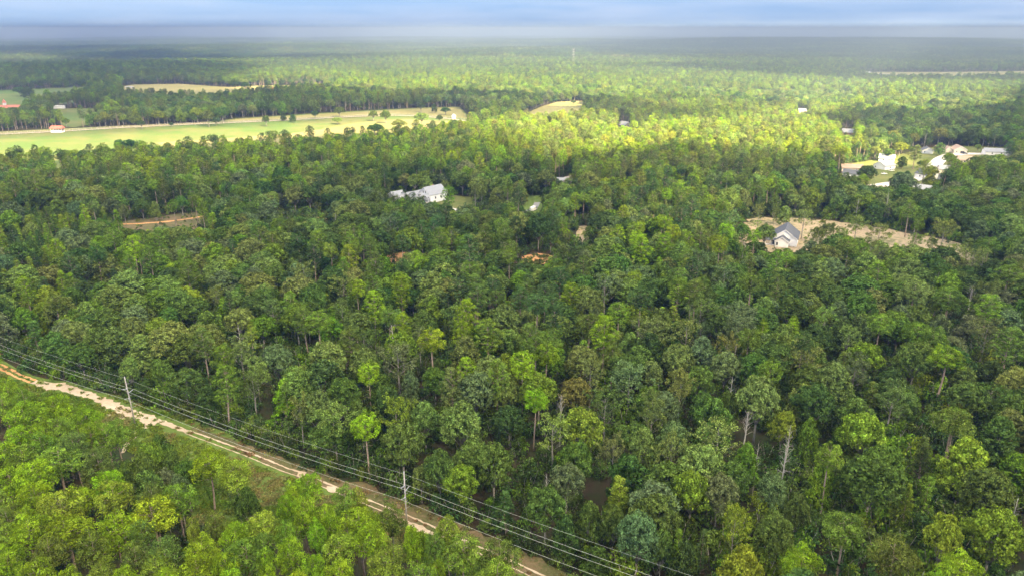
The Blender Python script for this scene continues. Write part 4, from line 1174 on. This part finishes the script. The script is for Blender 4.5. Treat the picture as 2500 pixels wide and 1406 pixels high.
# ------------------------------------------------------------------ buildings
def house(name, label, loc, rz, w, d, h, rise, wall, roof, over=.45, windows=(), doors=(), garages=(), wings=(), porch=None, chimney=None, cat="house"):
    """gabled house: ridge along local y, gable ends at y = -d/2 (front) and +d/2"""
    t = thing(name, label, cat, (loc[0], loc[1], float(height(*loc)) + .05), rz)
    def body(x0, x1, y0, y1, h, rise, rl, first):
        m = MB()
        c = (x0 + x1) / 2
        m.poly([(x0, y0, -.4), (x1, y0, -.4), (x1, y1, -.4), (x0, y1, -.4), (x0, y0, h), (x1, y0, h), (x1, y1, h), (x0, y1, h), (c, y0, h + rise), (c, y1, h + rise)],
               [(0, 1, 5, 8, 4), (3, 7, 9, 6, 2), (1, 2, 6, 5), (0, 4, 7, 3), (3, 2, 1, 0)])
        m.build("wall", wall, t)
        k = rise / ((x1 - x0) / 2); e = over; th = .18
        r = MB()
        for sg in (-1, 1):
            xe = (x0 - e) if sg < 0 else (x1 + e)
            ze = h - e * k + .04; zr = h + rise + .04
            q = [(xe, y0 - e, ze), (c, y0 - e, zr), (c, y1 + e, zr), (xe, y1 + e, ze)]
            pts = q + [(a, b, z + th) for a, b, z in q]
            r.poly(pts, [(0, 1, 2, 3), (7, 6, 5, 4), (0, 4, 5, 1), (1, 5, 6, 2), (2, 6, 7, 3), (3, 7, 4, 0)])
        ro = r.build("roof", roof, t)
        tr = MB()                                 # barge boards on the front gable
        for sg in (-1, 1):
            xe = (x0 - e) if sg < 0 else (x1 + e)
            ze = h - e * k; zr = h + rise
            y = y0 - e - .07
            tr.poly([(xe, y, ze - .22), (c, y, zr - .22), (c, y, zr + .1), (xe, y, ze + .1), (xe, y + .06, ze - .22), (c, y + .06, zr - .22), (c, y + .06, zr + .1), (xe, y + .06, ze + .1)],
                    [(0, 1, 2, 3), (7, 6, 5, 4), (0, 4, 5, 1), (3, 2, 6, 7), (0, 3, 7, 4), (1, 5, 6, 2)])
        tr.build("barge_board", M_TRIM, ro)
        return ro
    ro = body(-w / 2, w / 2, -d / 2, d / 2, h, rise, None, True)
    for (x0, x1, y0, y1, hh, rr) in wings: body(x0, x1, y0, y1, hh, rr, None, False)
    for (x, y, z, ww, wh, face) in windows:
        f = MB(); g = MB()
        if face in ('f', 'b'):
            s = -1 if face == 'f' else 1
            f.box(x - ww / 2 - .08, x + ww / 2 + .08, y + min(0, s * .06), y + max(0, s * .06), z - wh / 2 - .08, z + wh / 2 + .08)
            g.box(x - ww / 2, x + ww / 2, y + min(s * .062, s * .085), y + max(s * .062, s * .085), z - wh / 2, z + wh / 2)
        else:
            s = -1 if face == 'l' else 1
            f.box(x + min(0, s * .06), x + max(0, s * .06), y - ww / 2 - .08, y + ww / 2 + .08, z - wh / 2 - .08, z + wh / 2 + .08)
            g.box(x + min(s * .062, s * .085), x + max(s * .062, s * .085), y - ww / 2, y + ww / 2, z - wh / 2, z + wh / 2)
        fo_ = f.build("window", M_TRIM, t); g.build("pane", M_GLASS, fo_)
    for (x, y, z, ww, wh, face, mat) in doors:
        m = MB()
        if face == 'f': m.box(x - ww / 2, x + ww / 2, y - .08, y, z, z + wh)
        else: m.box(x - .08, x, y - ww / 2, y + ww / 2, z, z + wh)
        m.build("garage_door" if ww > 2 else "door", mat, t)
    if porch:
        x0, x1, y0, y1, ph = porch
        m = MB(); m.poly([(x0, y0, ph - .5), (x1, y0, ph - .5), (x1, y1, ph + .5), (x0, y1, ph + .5), (x0, y0, ph - .32), (x1, y0, ph - .32), (x1, y1, ph + .68), (x0, y1, ph + .68)],
                         [(3, 2, 1, 0), (4, 5, 6, 7), (0, 1, 5, 4), (1, 2, 6, 5), (2, 3, 7, 6), (3, 0, 4, 7)])
        m.build("porch_roof", roof, t)
        n = max(2, int((x1 - x0) / 2.2) + 1)
        for k in range(n):
            xx_ = x0 + .15 + (x1 - x0 - .3) * k / (n - 1)
            MB().box(xx_ - .11, xx_ + .11, y0 + .1, y0 + .32, -.2, ph - .5).build("porch_post", M_TRIM, t)
        MB().box(x0, x1, y0, y1, -.3, .18).build("porch_floor", M_CONCRETE, t)
    if chimney:
        x, y, zt = chimney
        MB().box(x - .45, x + .45, y - .35, y + .35, h * .6, zt).build("chimney", M_BRICK, ro)
    return t

D = math.radians
# the white farmhouse: gable turned towards the camera, garage wing on its low side
lx, ly = G(1056, 492)
house("farmhouse", "large white farmhouse with grey gabled roof and a garage wing, in the forest", (lx, ly + 3), D(-42), 12, 15, 5.6, 4.4, M_WHITE, M_GREYROOF, .5,
      windows=[(-1.0, -7.5, 6.9, .8, 1.6, 'f'), (1.0, -7.5, 6.9, .8, 1.6, 'f'), (-1.0, -7.5, 3.4, .9, 1.6, 'f'), (1.0, -7.5, 3.4, .9, 1.6, 'f'), (4.0, -7.5, 3.2, 1.0, 1.5, 'f'), (6, -3, 3.2, 1.1, 1.5, 'r'), (6, 2, 3.2, 1.1, 1.5, 'r')],
      doors=[(-8.6, -9.6, 0, 2.6, 2.5, 'f', M_TRIM), (-11.6, -9.6, 0, 2.6, 2.5, 'f', M_TRIM)],
      wings=[(-14, -6.03, -9.6, -1, 3.4, 2.6)], porch=(-5.8, 5.8, -9.6, -7.55, 2.9), chimney=(-4, 4, 9.6))
x, y = G(969, 490); house("barn", "white outbuilding with pale grey roof among the trees beside the farmhouse", (x, y), D(-48), 7, 9, 4.2, 2.2, M_WHITE, M_GREYROOF, .35, windows=[(1.5, -4.5, 2.6, .8, 1.1, 'f')], doors=[(-1.2, -4.5, 0, 2.6, 2.6, 'f', M_TRIM)], cat="outbuilding")
x, y = G(998, 484); house("shed", "small brown and white shed between the outbuilding and the farmhouse", (x, y), D(-50), 4, 5, 2.8, 1.3, M_CREAM, M_GREYROOF, .3, windows=[(0, -2.5, 1.6, .8, .8, 'f')], doors=[(1.4, -2.5, 0, 1.0, 2.0, 'f', M_BROWNROOF)], cat="shed")
x, y = G(1036, 476); house("garage_shed", "dark red and white shed just behind the farmhouse", (x, y + 12), D(-45), 5, 6, 3.4, 1.4, M_BRICK, M_WHITE, .3, doors=[(0, -3, 0, 2.4, 2.4, 'f', M_TRIM)], cat="shed")
# new white house with charcoal roof on cleared ground
rx_, ry_ = G(1921, 603)
house("modern_farmhouse", "white farmhouse with charcoal gabled roofs on bare cleared ground", (rx_ + 2.5, ry_ + 10), D(-24), 13, 17, 4.2, 4.6, M_WHITE, M_DARKROOF, .5,
      windows=[(-2.5, -8.5, 3.2, .9, 1.5, 'f'), (1.5, -8.5, 3.2, .9, 1.5, 'f'), (-3.2, -12.6, 1.8, .9, 1.6, 'f'), (-6.5, 0, 2.2, 1.2, 1.5, 'l'), (-6.5, 5, 2.2, 1.2, 1.5, 'l')],
      wings=[(-4.2, 2.4, -12.6, -8.3, 3.5, 2.2)], porch=(-9.5, -4.3, -10.6, -8.55, 3.2), doors=[(-5.4, -8.5, 0, 1.1, 2.2, 'f', M_DARKROOF)])
# neighbourhood on the right
def vill(px, py, rz, w, d, h, rise, wall, roof, label, name="bungalow", gar=True, wings=(), win=True):
    x, y = G(px, py)
    wn_ = [(-w * .3, -d / 2, 1.7, 1.1, 1.2, 'f'), (-w / 2, -d * .2, 1.7, 1.1, 1.2, 'l'), (-w / 2, d * .2, 1.7, 1.1, 1.2, 'l'), (w / 2, 0, 1.7, 1.2, 1.2, 'r')] if win else []
    dr = [(w * .15, -d / 2, 0, 3.4, 2.2, 'f', M_DARKPAINT if gar == 2 else M_TRIM)] if gar else []
    return house(name, label, (x, y), D(rz), w, d, h, rise, wall, roof, .5, windows=wn_, doors=dr, wings=wings)
vill(2338, 373, -12, 11, 13, 3.4, 3.4, M_CREAM, M_BROWNROOF, "cream bungalow with a dark garage door at the head of the street", gar=2, wings=((-11, -5.52, -2, 5, 3.0, 2.4),))
vill(2428, 378, 76, 10, 19, 3.2, 2.6, M_WHITE, M_GREYROOF, "long white bungalow with pale grey roof at the end of the lawn", gar=0)
vill(2262, 374, -20, 9, 12, 3.0, 2.2, M_WHITE, M_DARKROOF, "white bungalow with dark roof beside a red brick garage", gar=1)
vill(2292, 368, 70, 6, 7, 2.8, 1.8, M_BRICK, M_BROWNROOF, "small red brick garage between two bungalows", "brick_garage", gar=0, win=False)
vill(2362, 398, 68, 11, 16, 3.0, 3.0, M_CREAM, M_BROWNROOF, "bungalow with wide brown shingle roof below the street", gar=0)
vill(2158, 412, -60, 11, 14, 3.2, 3.4, M_WHITE, M_GREYROOF, "white gabled house with grey roof beside the parked cars", gar=1)
vill(2164, 394, 60, 9, 12, 3.0, 3.0, M_WHITE, M_GREYROOF, "white house with grey hip roof behind the gabled house", gar=0)
vill(2078, 418, 75, 9, 16, 3.2, 2.4, M_CREAM, M_BROWNROOF, "low cream house with reddish brown roof behind dark oaks", gar=0)
vill(2078, 432, 60, 8, 12, 3.0, 2.6, M_WHITE, M_DARKROOF, "white house with black roof half hidden by dark oaks", gar=0)
vill(2265, 436, 20, 10, 16, 3.2, 3.0, M_WHITE, M_DARKROOF, "house with long charcoal roof beside the curved street", gar=0)
vill(2250, 470, 50, 9, 11, 3.0, 2.4, M_WHITE, M_GREYROOF, "grey roofed house below the street at the forest edge", gar=0)
vill(2320, 422, 70, 9, 18, 3.0, 2.6, M_CREAM, M_GREYROOF, "house with pale grey green roof among yellow trees", gar=0)
vill(1525, 312, 30, 10, 13, 3.4, 3.8, M_CREAM, M_GREYROOF, "lone house with grey roof and tall gable in the sunlit pines", gar=0)
vill(1960, 276, 80, 9, 13, 3.2, 2.8, M_CREAM, M_GREYROOF, "lone grey roofed house in a gap of the sunlit pines", gar=0)
vill(2070, 330, 60, 10, 13, 3.2, 3.4, M_BRICK, M_GREYROOF, "brick house with grey roof beyond the sunlit pines", gar=0)
vill(1378, 449, 80, 6, 11, 3.0, 1.4, M_CREAM, M_GREYROOF, "low roof showing at the edge of the sunlit forest", gar=0, name="shed", win=False)
vill(2110, 183, 80, 12, 26, 4, 3, M_CREAM, M_WHITE, "white farm building beside the far sandy field", "farm_building", gar=0, win=False)
vill(1918, 186, 70, 9, 13, 3, 2.4, M_CREAM, M_GREYROOF, "small pale house far off in the forest", gar=0, win=False)
vill(1743, 205, 80, 9, 14, 3, 2.5, M_CREAM, M_GREYROOF, "pale house with grey roof in far woods", gar=0, win=False)
vill(1815, 218, 80, 9, 14, 4, 3, M_WHITE, M_GREYROOF, "pale house in woods behind the sunlit pines", gar=0, win=False)
vill(660, 224, 85, 12, 26, 4, 3, M_WHITE, M_REDROOF, "red roofed farm building beyond the dry pasture", "farm_building", gar=0, win=False)
vill(738, 221, 85, 10, 20, 4, 3, M_WHITE, M_REDROOF, "smaller red roofed building beyond the dry pasture", "farm_building", gar=0, win=False)
vill(317, 218, 88, 7, 14, 3, 2, M_CREAM, M_GREYROOF, "white building in front of dark oaks at the far pasture", "farm_building", gar=0, win=False)
# stand with red roof by the dirt road
x, y = G(142, 324)
t = thing("viewing_stand", "open white viewing stand with red roof beside the dirt road", "pavilion", (x, y, float(height(x, y)) + .1), D(3))
MB().box(-6, 6, -3.2, 3.2, -.6, 1.3).build("base", M_WHITE, t)
for k in range(5):
    for yy_ in (-3, 3):
        MB().box(-5.8 + k * 2.85 - .17, -5.8 + k * 2.85 + .17, yy_ - .17, yy_ + .17, 1.3, 4.6).build("post", M_TRIM, t)
MB().box(-5.8, 5.8, 2.5, 2.7, 1.3, 4.6).build("back_wall", M_CREAM, t)
MB().box(-5.8, 5.8, -3.1, -3.0, 1.8, 2.5).build("rail", M_TRIM, t)
MB().poly([(-7, -4.2, 4.5), (7, -4.2, 4.5), (7, 4.2, 4.5), (-7, 4.2, 4.5), (-6.2, 0, 7.3), (6.2, 0, 7.3)], [(0, 1, 5, 4), (1, 2, 5), (2, 3, 4, 5), (3, 0, 4), (3, 2, 1, 0)]).build("roof", M_REDROOF, t)
# red roofed stables with a cupola
x, y = G(15, 272)
t = thing("stable", "long red roofed stable with a pointed cupola at the pasture woods", "stable", (x, y, float(height(x, y))), D(4))
MB().box(-24, 24, -6, 6, -1, 4.5).build("wall", M_CREAM, t)
MB().poly([(-25, -7.5, 4.4), (25, -7.5, 4.4), (25, 7.5, 4.4), (-25, 7.5, 4.4), (-20, 0, 8.4), (20, 0, 8.4)], [(0, 1, 5, 4), (1, 2, 5), (2, 3, 4, 5), (3, 0, 4), (3, 2, 1, 0)]).build("roof", M_REDROOF, t)
for k in range(7): MB().box(-19 + k * 6, -16.5 + k * 6, -6.08, -6.002, 0, 3).build("door", M_DARKPAINT, t)
cu = MB().box(-1.6, 1.6, -1.6, 1.6, 7.8, 11.5).build("cupola", M_WHITE, t)
MB().poly([(-2.3, -2.3, 11.5), (2.3, -2.3, 11.5), (2.3, 2.3, 11.5), (-2.3, 2.3, 11.5), (0, 0, 16.5)], [(0, 1, 4), (1, 2, 4), (2, 3, 4), (3, 0, 4), (3, 2, 1, 0)]).build("spire", M_REDROOF, cu)
x, y = G(145, 266); vill(145, 266, 88, 4, 16, 3.6, .5, M_WHITE, M_WHITE, "long white trailer parked at the small pasture", "trailer", gar=0, win=False)
vill(1108, 291, 10, 5, 5, 4.5, 2.0, M_WHITE, M_GREYROOF, "small white hut where the dirt road bends", "hut", gar=0)
# fences along the dirt road
for off, lab in ((6.5, "white rail fence along the far side of the dirt road"), (-6.5, "white rail fence along the near side of the dirt road")):
    L = [Vector(p) for p in gpoly(rail_px)]
    fr = thing("fence", lab, "fence", (L[5].x, L[5].y, float(height(L[5].x, L[5].y))), 0, "white fences along the dirt road")
    o0 = fr.location
    run = []
    for i in range(len(L) - 1):
        k = max(1, int((L[i + 1] - L[i]).length / 6))
        nn = Vector((-(L[i + 1] - L[i]).y, (L[i + 1] - L[i]).x)).normalized()
        for j in range(k):
            p = L[i].lerp(L[i + 1], j / k) + nn * off
            run.append(Vector((p.x, p.y, float(height(p.x, p.y)) + .3)) - o0)
    for hz in (.5, 1.0, 1.45):
        MB().tube([p + Vector((0, 0, hz)) for p in run], .06, 4).build("rail", M_FENCE, fr)
    pm = MB()
    for p in run: pm.box(p.x - .1, p.x + .1, p.y - .1, p.y + .1, p.z - .6, p.z + 1.6)
    struct(pm.build("posts", M_FENCE, fr), 'stuff')
# cell tower and other masts
x, y = G(1399, 172)
def mast(px, py, top, label, wdt=3.0, name="lattice_tower"):
    x, y = G(px, py)
    t = thing(name, label, "tower", (x, y, float(height(x, y))))
    H = top
    for k in range(3):
        a = k * 2.094
        MB().tube([(wdt * math.cos(a), wdt * math.sin(a), -1), (wdt * .35 * math.cos(a), wdt * .35 * math.sin(a), H)], [.32, .2], 5).build("leg", M_STEEL, t)
    br = MB()
    for q in range(10):
        z0_, z1_ = H * q / 10, H * (q + 1) / 10
        w0, w1 = wdt * (1 - .65 * q / 10), wdt * (1 - .65 * (q + 1) / 10)
        for k in range(3):
            a, b = k * 2.094, (k + 1) * 2.094
            br.tube([(w0 * math.cos(a), w0 * math.sin(a), z0_), (w1 * math.cos(b), w1 * math.sin(b), z1_)], .09, 4)
    br.build("bracing", M_STEEL, t)
    for q, hz in enumerate((H - 1.5, H - 8, H - 15)):
        for k in range(6):
            a = k * 1.047
            MB().box(2.6 * math.cos(a) - .3, 2.6 * math.cos(a) + .3, 2.6 * math.sin(a) - .3, 2.6 * math.sin(a) + .3, hz - 1.1, hz + 1.1).build("antenna", M_STEEL, t)
        MB().tube([(0, 0, hz - .25), (0, 0, hz + .1)], 2.2, 10).build("platform", M_STEEL, t)
mast(1399, 172, 58, "white lattice phone mast with three antenna rings above the woods")

# ------------------------------------------------------------------ vehicles
def wheel(t, x, y, r=.36):
    w = MB().tube([(x, y - .12, r), (x, y + .12, r)], r, 14).build("wheel", M_RUBBER, t, False)
    MB().tube([(x, y - .135, r), (x, y + .135, r)], r * .55, 10).build("rim", M_STEEL, w)
def van(px, py, rz, label):
    x, y = G(px, py)
    t = thing("delivery_van", label, "van", (x, y, float(height(x, y)) + .17), rz)
    L, W_, H_ = 6.4, 2.2, 2.7
    pr = [(-L / 2, .45), (-L / 2, H_), (L * .2, H_), (L * .30, H_ * .93), (L * .40, 1.45), (L * .5, 1.15), (L * .5, .45)]
    v = [(a, -W_ / 2, b) for a, b in pr] + [(a, W_ / 2, b) for a, b in pr]
    n = len(pr)
    MB().poly(v, [tuple(range(n)), tuple(range(2 * n - 1, n - 1, -1))] + [((i + 1) % n, i, n + i, n + (i + 1) % n) for i in range(n)]).build("body", M_CARPAINT, t)
    MB().poly([(L * .312, -W_ * .44, H_ * .88), (L * .312, W_ * .44, H_ * .88), (L * .407, W_ * .44, 1.52), (L * .407, -W_ * .44, 1.52)], [(0, 3, 2, 1)]).build("windscreen", M_GLASS, t)
    for s in (-1, 1):
        MB().box(L * .12, L * .27, s * W_ / 2 - .012, s * W_ / 2 + .012, 1.5, 2.2).build("side_window", M_GLASS, t)
        MB().box(L * .495, L * .505, s * .8 - .18, s * .8 + .18, .8, 1.0).build("headlight", M_TRIM, t)
    for a in (-L * .32, L * .33):
        for s in (-1, 1): wheel(t, a, s * W_ * .46, .4)
def car(px, py, rz, mat, label):
    x, y = G(px, py)
    t = thing("parked_car", label, "car", (x, y, float(height(x, y)) + .22), rz, "cars parked among the village houses")
    L, W_ = 4.6, 1.85
    pr = [(-2.3, .4), (-2.3, .95), (-1.5, 1.02), (1.0, 1.0), (2.1, .85), (2.3, .65), (2.3, .4)]
    v = [(a, -W_ / 2, b) for a, b in pr] + [(a, W_ / 2, b) for a, b in pr]; n = len(pr)
    MB().poly(v, [tuple(range(n)), tuple(range(2 * n - 1, n - 1, -1))] + [((i + 1) % n, i, n + i, n + (i + 1) % n) for i in range(n)]).build("body", mat, t)
    MB().poly([(-1.7, -.8, 1.02), (1.0, -.8, 1.0), (.35, -.68, 1.5), (-1.1, -.68, 1.5), (-1.7, .8, 1.02), (1.0, .8, 1.0), (.35, .68, 1.5), (-1.1, .68, 1.5)],
              [(0, 1, 2, 3), (7, 6, 5, 4), (1, 5, 6, 2), (4, 0, 3, 7), (0, 4, 5, 1)]).build("windows", M_GLASS, t)
    MB().box(-1.1, .35, -.69, .69, 1.505, 1.55).build("roof", mat, t)
    for a in (-1.45, 1.4):
        for s in (-1, 1): wheel(t, a, s * .86, .33)
van(1303, 515, D(62), "white delivery van parked on the forest driveway")
car(2158, 427, D(10), M_CARPAINT, "white car parked on the driveway nearest the gabled white house")
car(2176, 419, D(15), M_CARPAINT, "white car parked on the lawn behind the other white car")
car(2355, 377, D(-20), M_DARKPAINT, "dark car beside the bungalow with the dark garage door")

# ------------------------------------------------------------------ clouds overhead: a broken deck whose shadows dapple the land
CZ = 1300.0
k0x, k0y = SUN_DIR.x / SUN_DIR.z, SUN_DIR.y / SUN_DIR.z
LIT = [ # sunlit ground: outline, softness, openness
    (gpoly([(1135, 322), (1190, 330), (1250, 360), (1300, 415), (1380, 470), (1500, 500), (1640, 490), (1750, 455), (1880, 422), (1990, 405), (2060, 415), (2160, 432), (2290, 432), (2380, 408), (2560, 398),
            (2600, 372), (2420, 352), (2300, 340), (2210, 318), (2280, 290), (2600, 270), (2700, 200), (2100, 196), (1700, 170), (1500, 160), (1200, 160), (900, 160), (640, 160), (560, 170), (600, 205),
            (800, 222), (1100, 235), (1260, 240), (1440, 232), (1480, 250), (1560, 262), (1750, 255), (1800, 240), (1880, 245), (1700, 275), (1500, 285), (1350, 262), (1250, 275), (1165, 285)], 16), 50, 1.0),
    (gpoly([(-300, 480), (100, 450), (500, 415), (800, 388), (1000, 360), (1150, 318), (1160, 280), (1000, 262), (560, 292), (0, 318), (-300, 330)], 4), 40, .78),
    (gpoly([(330, 232), (700, 226), (850, 200), (560, 180), (400, 195), (320, 205)], 4), 70, .55),
    (gpoly([(-200, 252), (60, 250), (140, 235), (200, 214), (-200, 218)], 4), 50, .45),
]
DARKFAR = [(gpoly([(-400, 218), (300, 210), (560, 182), (620, 162), (400, 150), (-400, 158)], 16), 90),
           (gpoly([(150, 152), (850, 150), (830, 128), (600, 124), (380, 122), (170, 134)], 16), 160),
           (gpoly([(2800, 178), (2100, 172), (1900, 158), (1700, 152), (1500, 128), (1310, 108), (1600, 99), (2100, 98), (2500, 108), (2800, 120)], 14), 220),
           (gpoly([(-300, 140), (160, 130), (350, 114), (-300, 116)], 14), 250)]
step = 50.0
cxs = np.arange(-4200, 7000, step); cys = np.arange(-2600, 9500, step)
CX, CY = np.meshgrid(cxs, cys)
gx_, gy_ = CX - k0x * CZ, CY - k0y * CZ
wob = 60 * (vnoise(gx_, gy_, 140, 41) - .5) + 30 * (vnoise(gx_, gy_, 60, 42) - .5)
lit = np.zeros(CX.shape)
for poly_, soft, op in LIT:
    d_ = sdist(gx_.ravel(), gy_.ravel(), poly_).reshape(CX.shape) + wob
    s_ = np.clip(.5 - d_ / (2 * soft), 0, 1); lit = np.maximum(lit, s_ * s_ * (3 - 2 * s_) * op)
rr_ = np.hypot(gx_, gy_)
far = np.clip((gy_ - 1950) / 250, 0, 1)
dk = np.zeros(CX.shape)
for poly_, soft in DARKFAR:
    d_ = sdist(gx_.ravel(), gy_.ravel(), poly_).reshape(CX.shape) + wob
    s_ = np.clip(.5 - d_ / (2 * soft), 0, 1); dk = np.maximum(dk, s_ * s_ * (3 - 2 * s_))
spots = np.clip((vnoise(gx_, gy_, 900, 51) - .84) * 6, 0, 1)
lit = np.maximum(lit, far * np.where(gy_ > 1950, 1 - spots * .5, 0))
lit = lit * (1 - dk * .8) * (1 - .22 * np.clip((gy_ - 1350) / 500, 0, 1))
edge = np.minimum.reduce([(CX - cxs[0]) / 900, (cxs[-1] - CX) / 900, (CY - cys[0]) / 900, (cys[-1] - CY) / 900])
cover = (1 - lit) * np.clip(edge, 0, 1)
cover *= (0.93 + 0.07 * vnoise(CX, CY, 260, 61))
bulge = vnoise(CX, CY, 330, 71) * 120 + vnoise(CX, CY, 120, 72) * 60
top = CZ + 12 + cover * (60 + bulge); bot = CZ - 12 - cover * (20 + 25 * vnoise(CX, CY, 200, 73))
ny, nx = CX.shape
vt = np.stack([CX, CY, top], -1).reshape(-1, 3); vb = np.stack([CX, CY, bot], -1).reshape(-1, 3)
cv_ = cover.ravel()
ii, jj = np.meshgrid(np.arange(ny - 1), np.arange(nx - 1), indexing='ij')
q0 = (ii * nx + jj).ravel(); Q = np.stack([q0, q0 + 1, q0 + nx + 1, q0 + nx], 1)
on = cv_[Q].max(1) > .015
Q = Q[on]
NV = ny * nx
faces = np.concatenate([Q, Q[:, ::-1] + NV])
me = bpy.data.meshes.new("cloud")
me.from_pydata(np.concatenate([vt, vb]).tolist(), [], faces.tolist())
at_ = me.attributes.new("thickness", 'FLOAT', 'POINT'); at_.data.foreach_set("value", np.concatenate([cv_, cv_]).astype(np.float32))
me.polygons.foreach_set("use_smooth", [True] * len(me.polygons))
m, n, l = newmat("cloud_vapour")
out = n.new("ShaderNodeOutputMaterial"); at = n.new("ShaderNodeAttribute"); at.attribute_name = "thickness"
mr = n.new("ShaderNodeMapRange"); mr.inputs["To Min"].default_value = 0.0; mr.inputs["To Max"].default_value = 0.80
l.new(at.outputs["Fac"], mr.inputs["Value"])
tr_ = n.new("ShaderNodeBsdfTransparent"); df = n.new("ShaderNodeBsdfDiffuse"); tl_ = n.new("ShaderNodeBsdfTranslucent")
df.inputs["Color"].default_value = (.75, .77, .8, 1); tl_.inputs["Color"].default_value = (.78, .83, .90, 1)
m1 = n.new("ShaderNodeMixShader"); m1.inputs[0].default_value = .65
m2 = n.new("ShaderNodeMixShader")
l.new(df.outputs[0], m1.inputs[1]); l.new(tl_.outputs[0], m1.inputs[2])
l.new(mr.outputs[0], m2.inputs[0]); l.new(tr_.outputs[0], m2.inputs[1]); l.new(m1.outputs[0], m2.inputs[2])
l.new(m2.outputs[0], out.inputs["Surface"])
me.materials.append(m)
co = bpy.data.objects.new("cloud", me); COL.objects.link(co); struct(co)

# ------------------------------------------------------------------ haze in the air
hz = MB().box(-60000, 60000, -47000, 60000, -60, 122).build("haze", flat_mat("unused", (1, 1, 1)))
m, n, l = newmat("haze_air")
out = n.new("ShaderNodeOutputMaterial"); pv = n.new("ShaderNodeVolumePrincipled")
pv.inputs["Color"].default_value = (0.37, 0.49, 0.67, 1)
pv.inputs["Density"].default_value = 3.1e-4
pv.inputs["Anisotropy"].default_value = 0.2
pv.inputs["Density Attribute"].default_value = ""
m.cycles.homogeneous_volume = True
l.new(pv.outputs[0], out.inputs["Volume"])
hz.data.materials.clear(); hz.data.materials.append(m)
hz['kind'] = 'stuff'
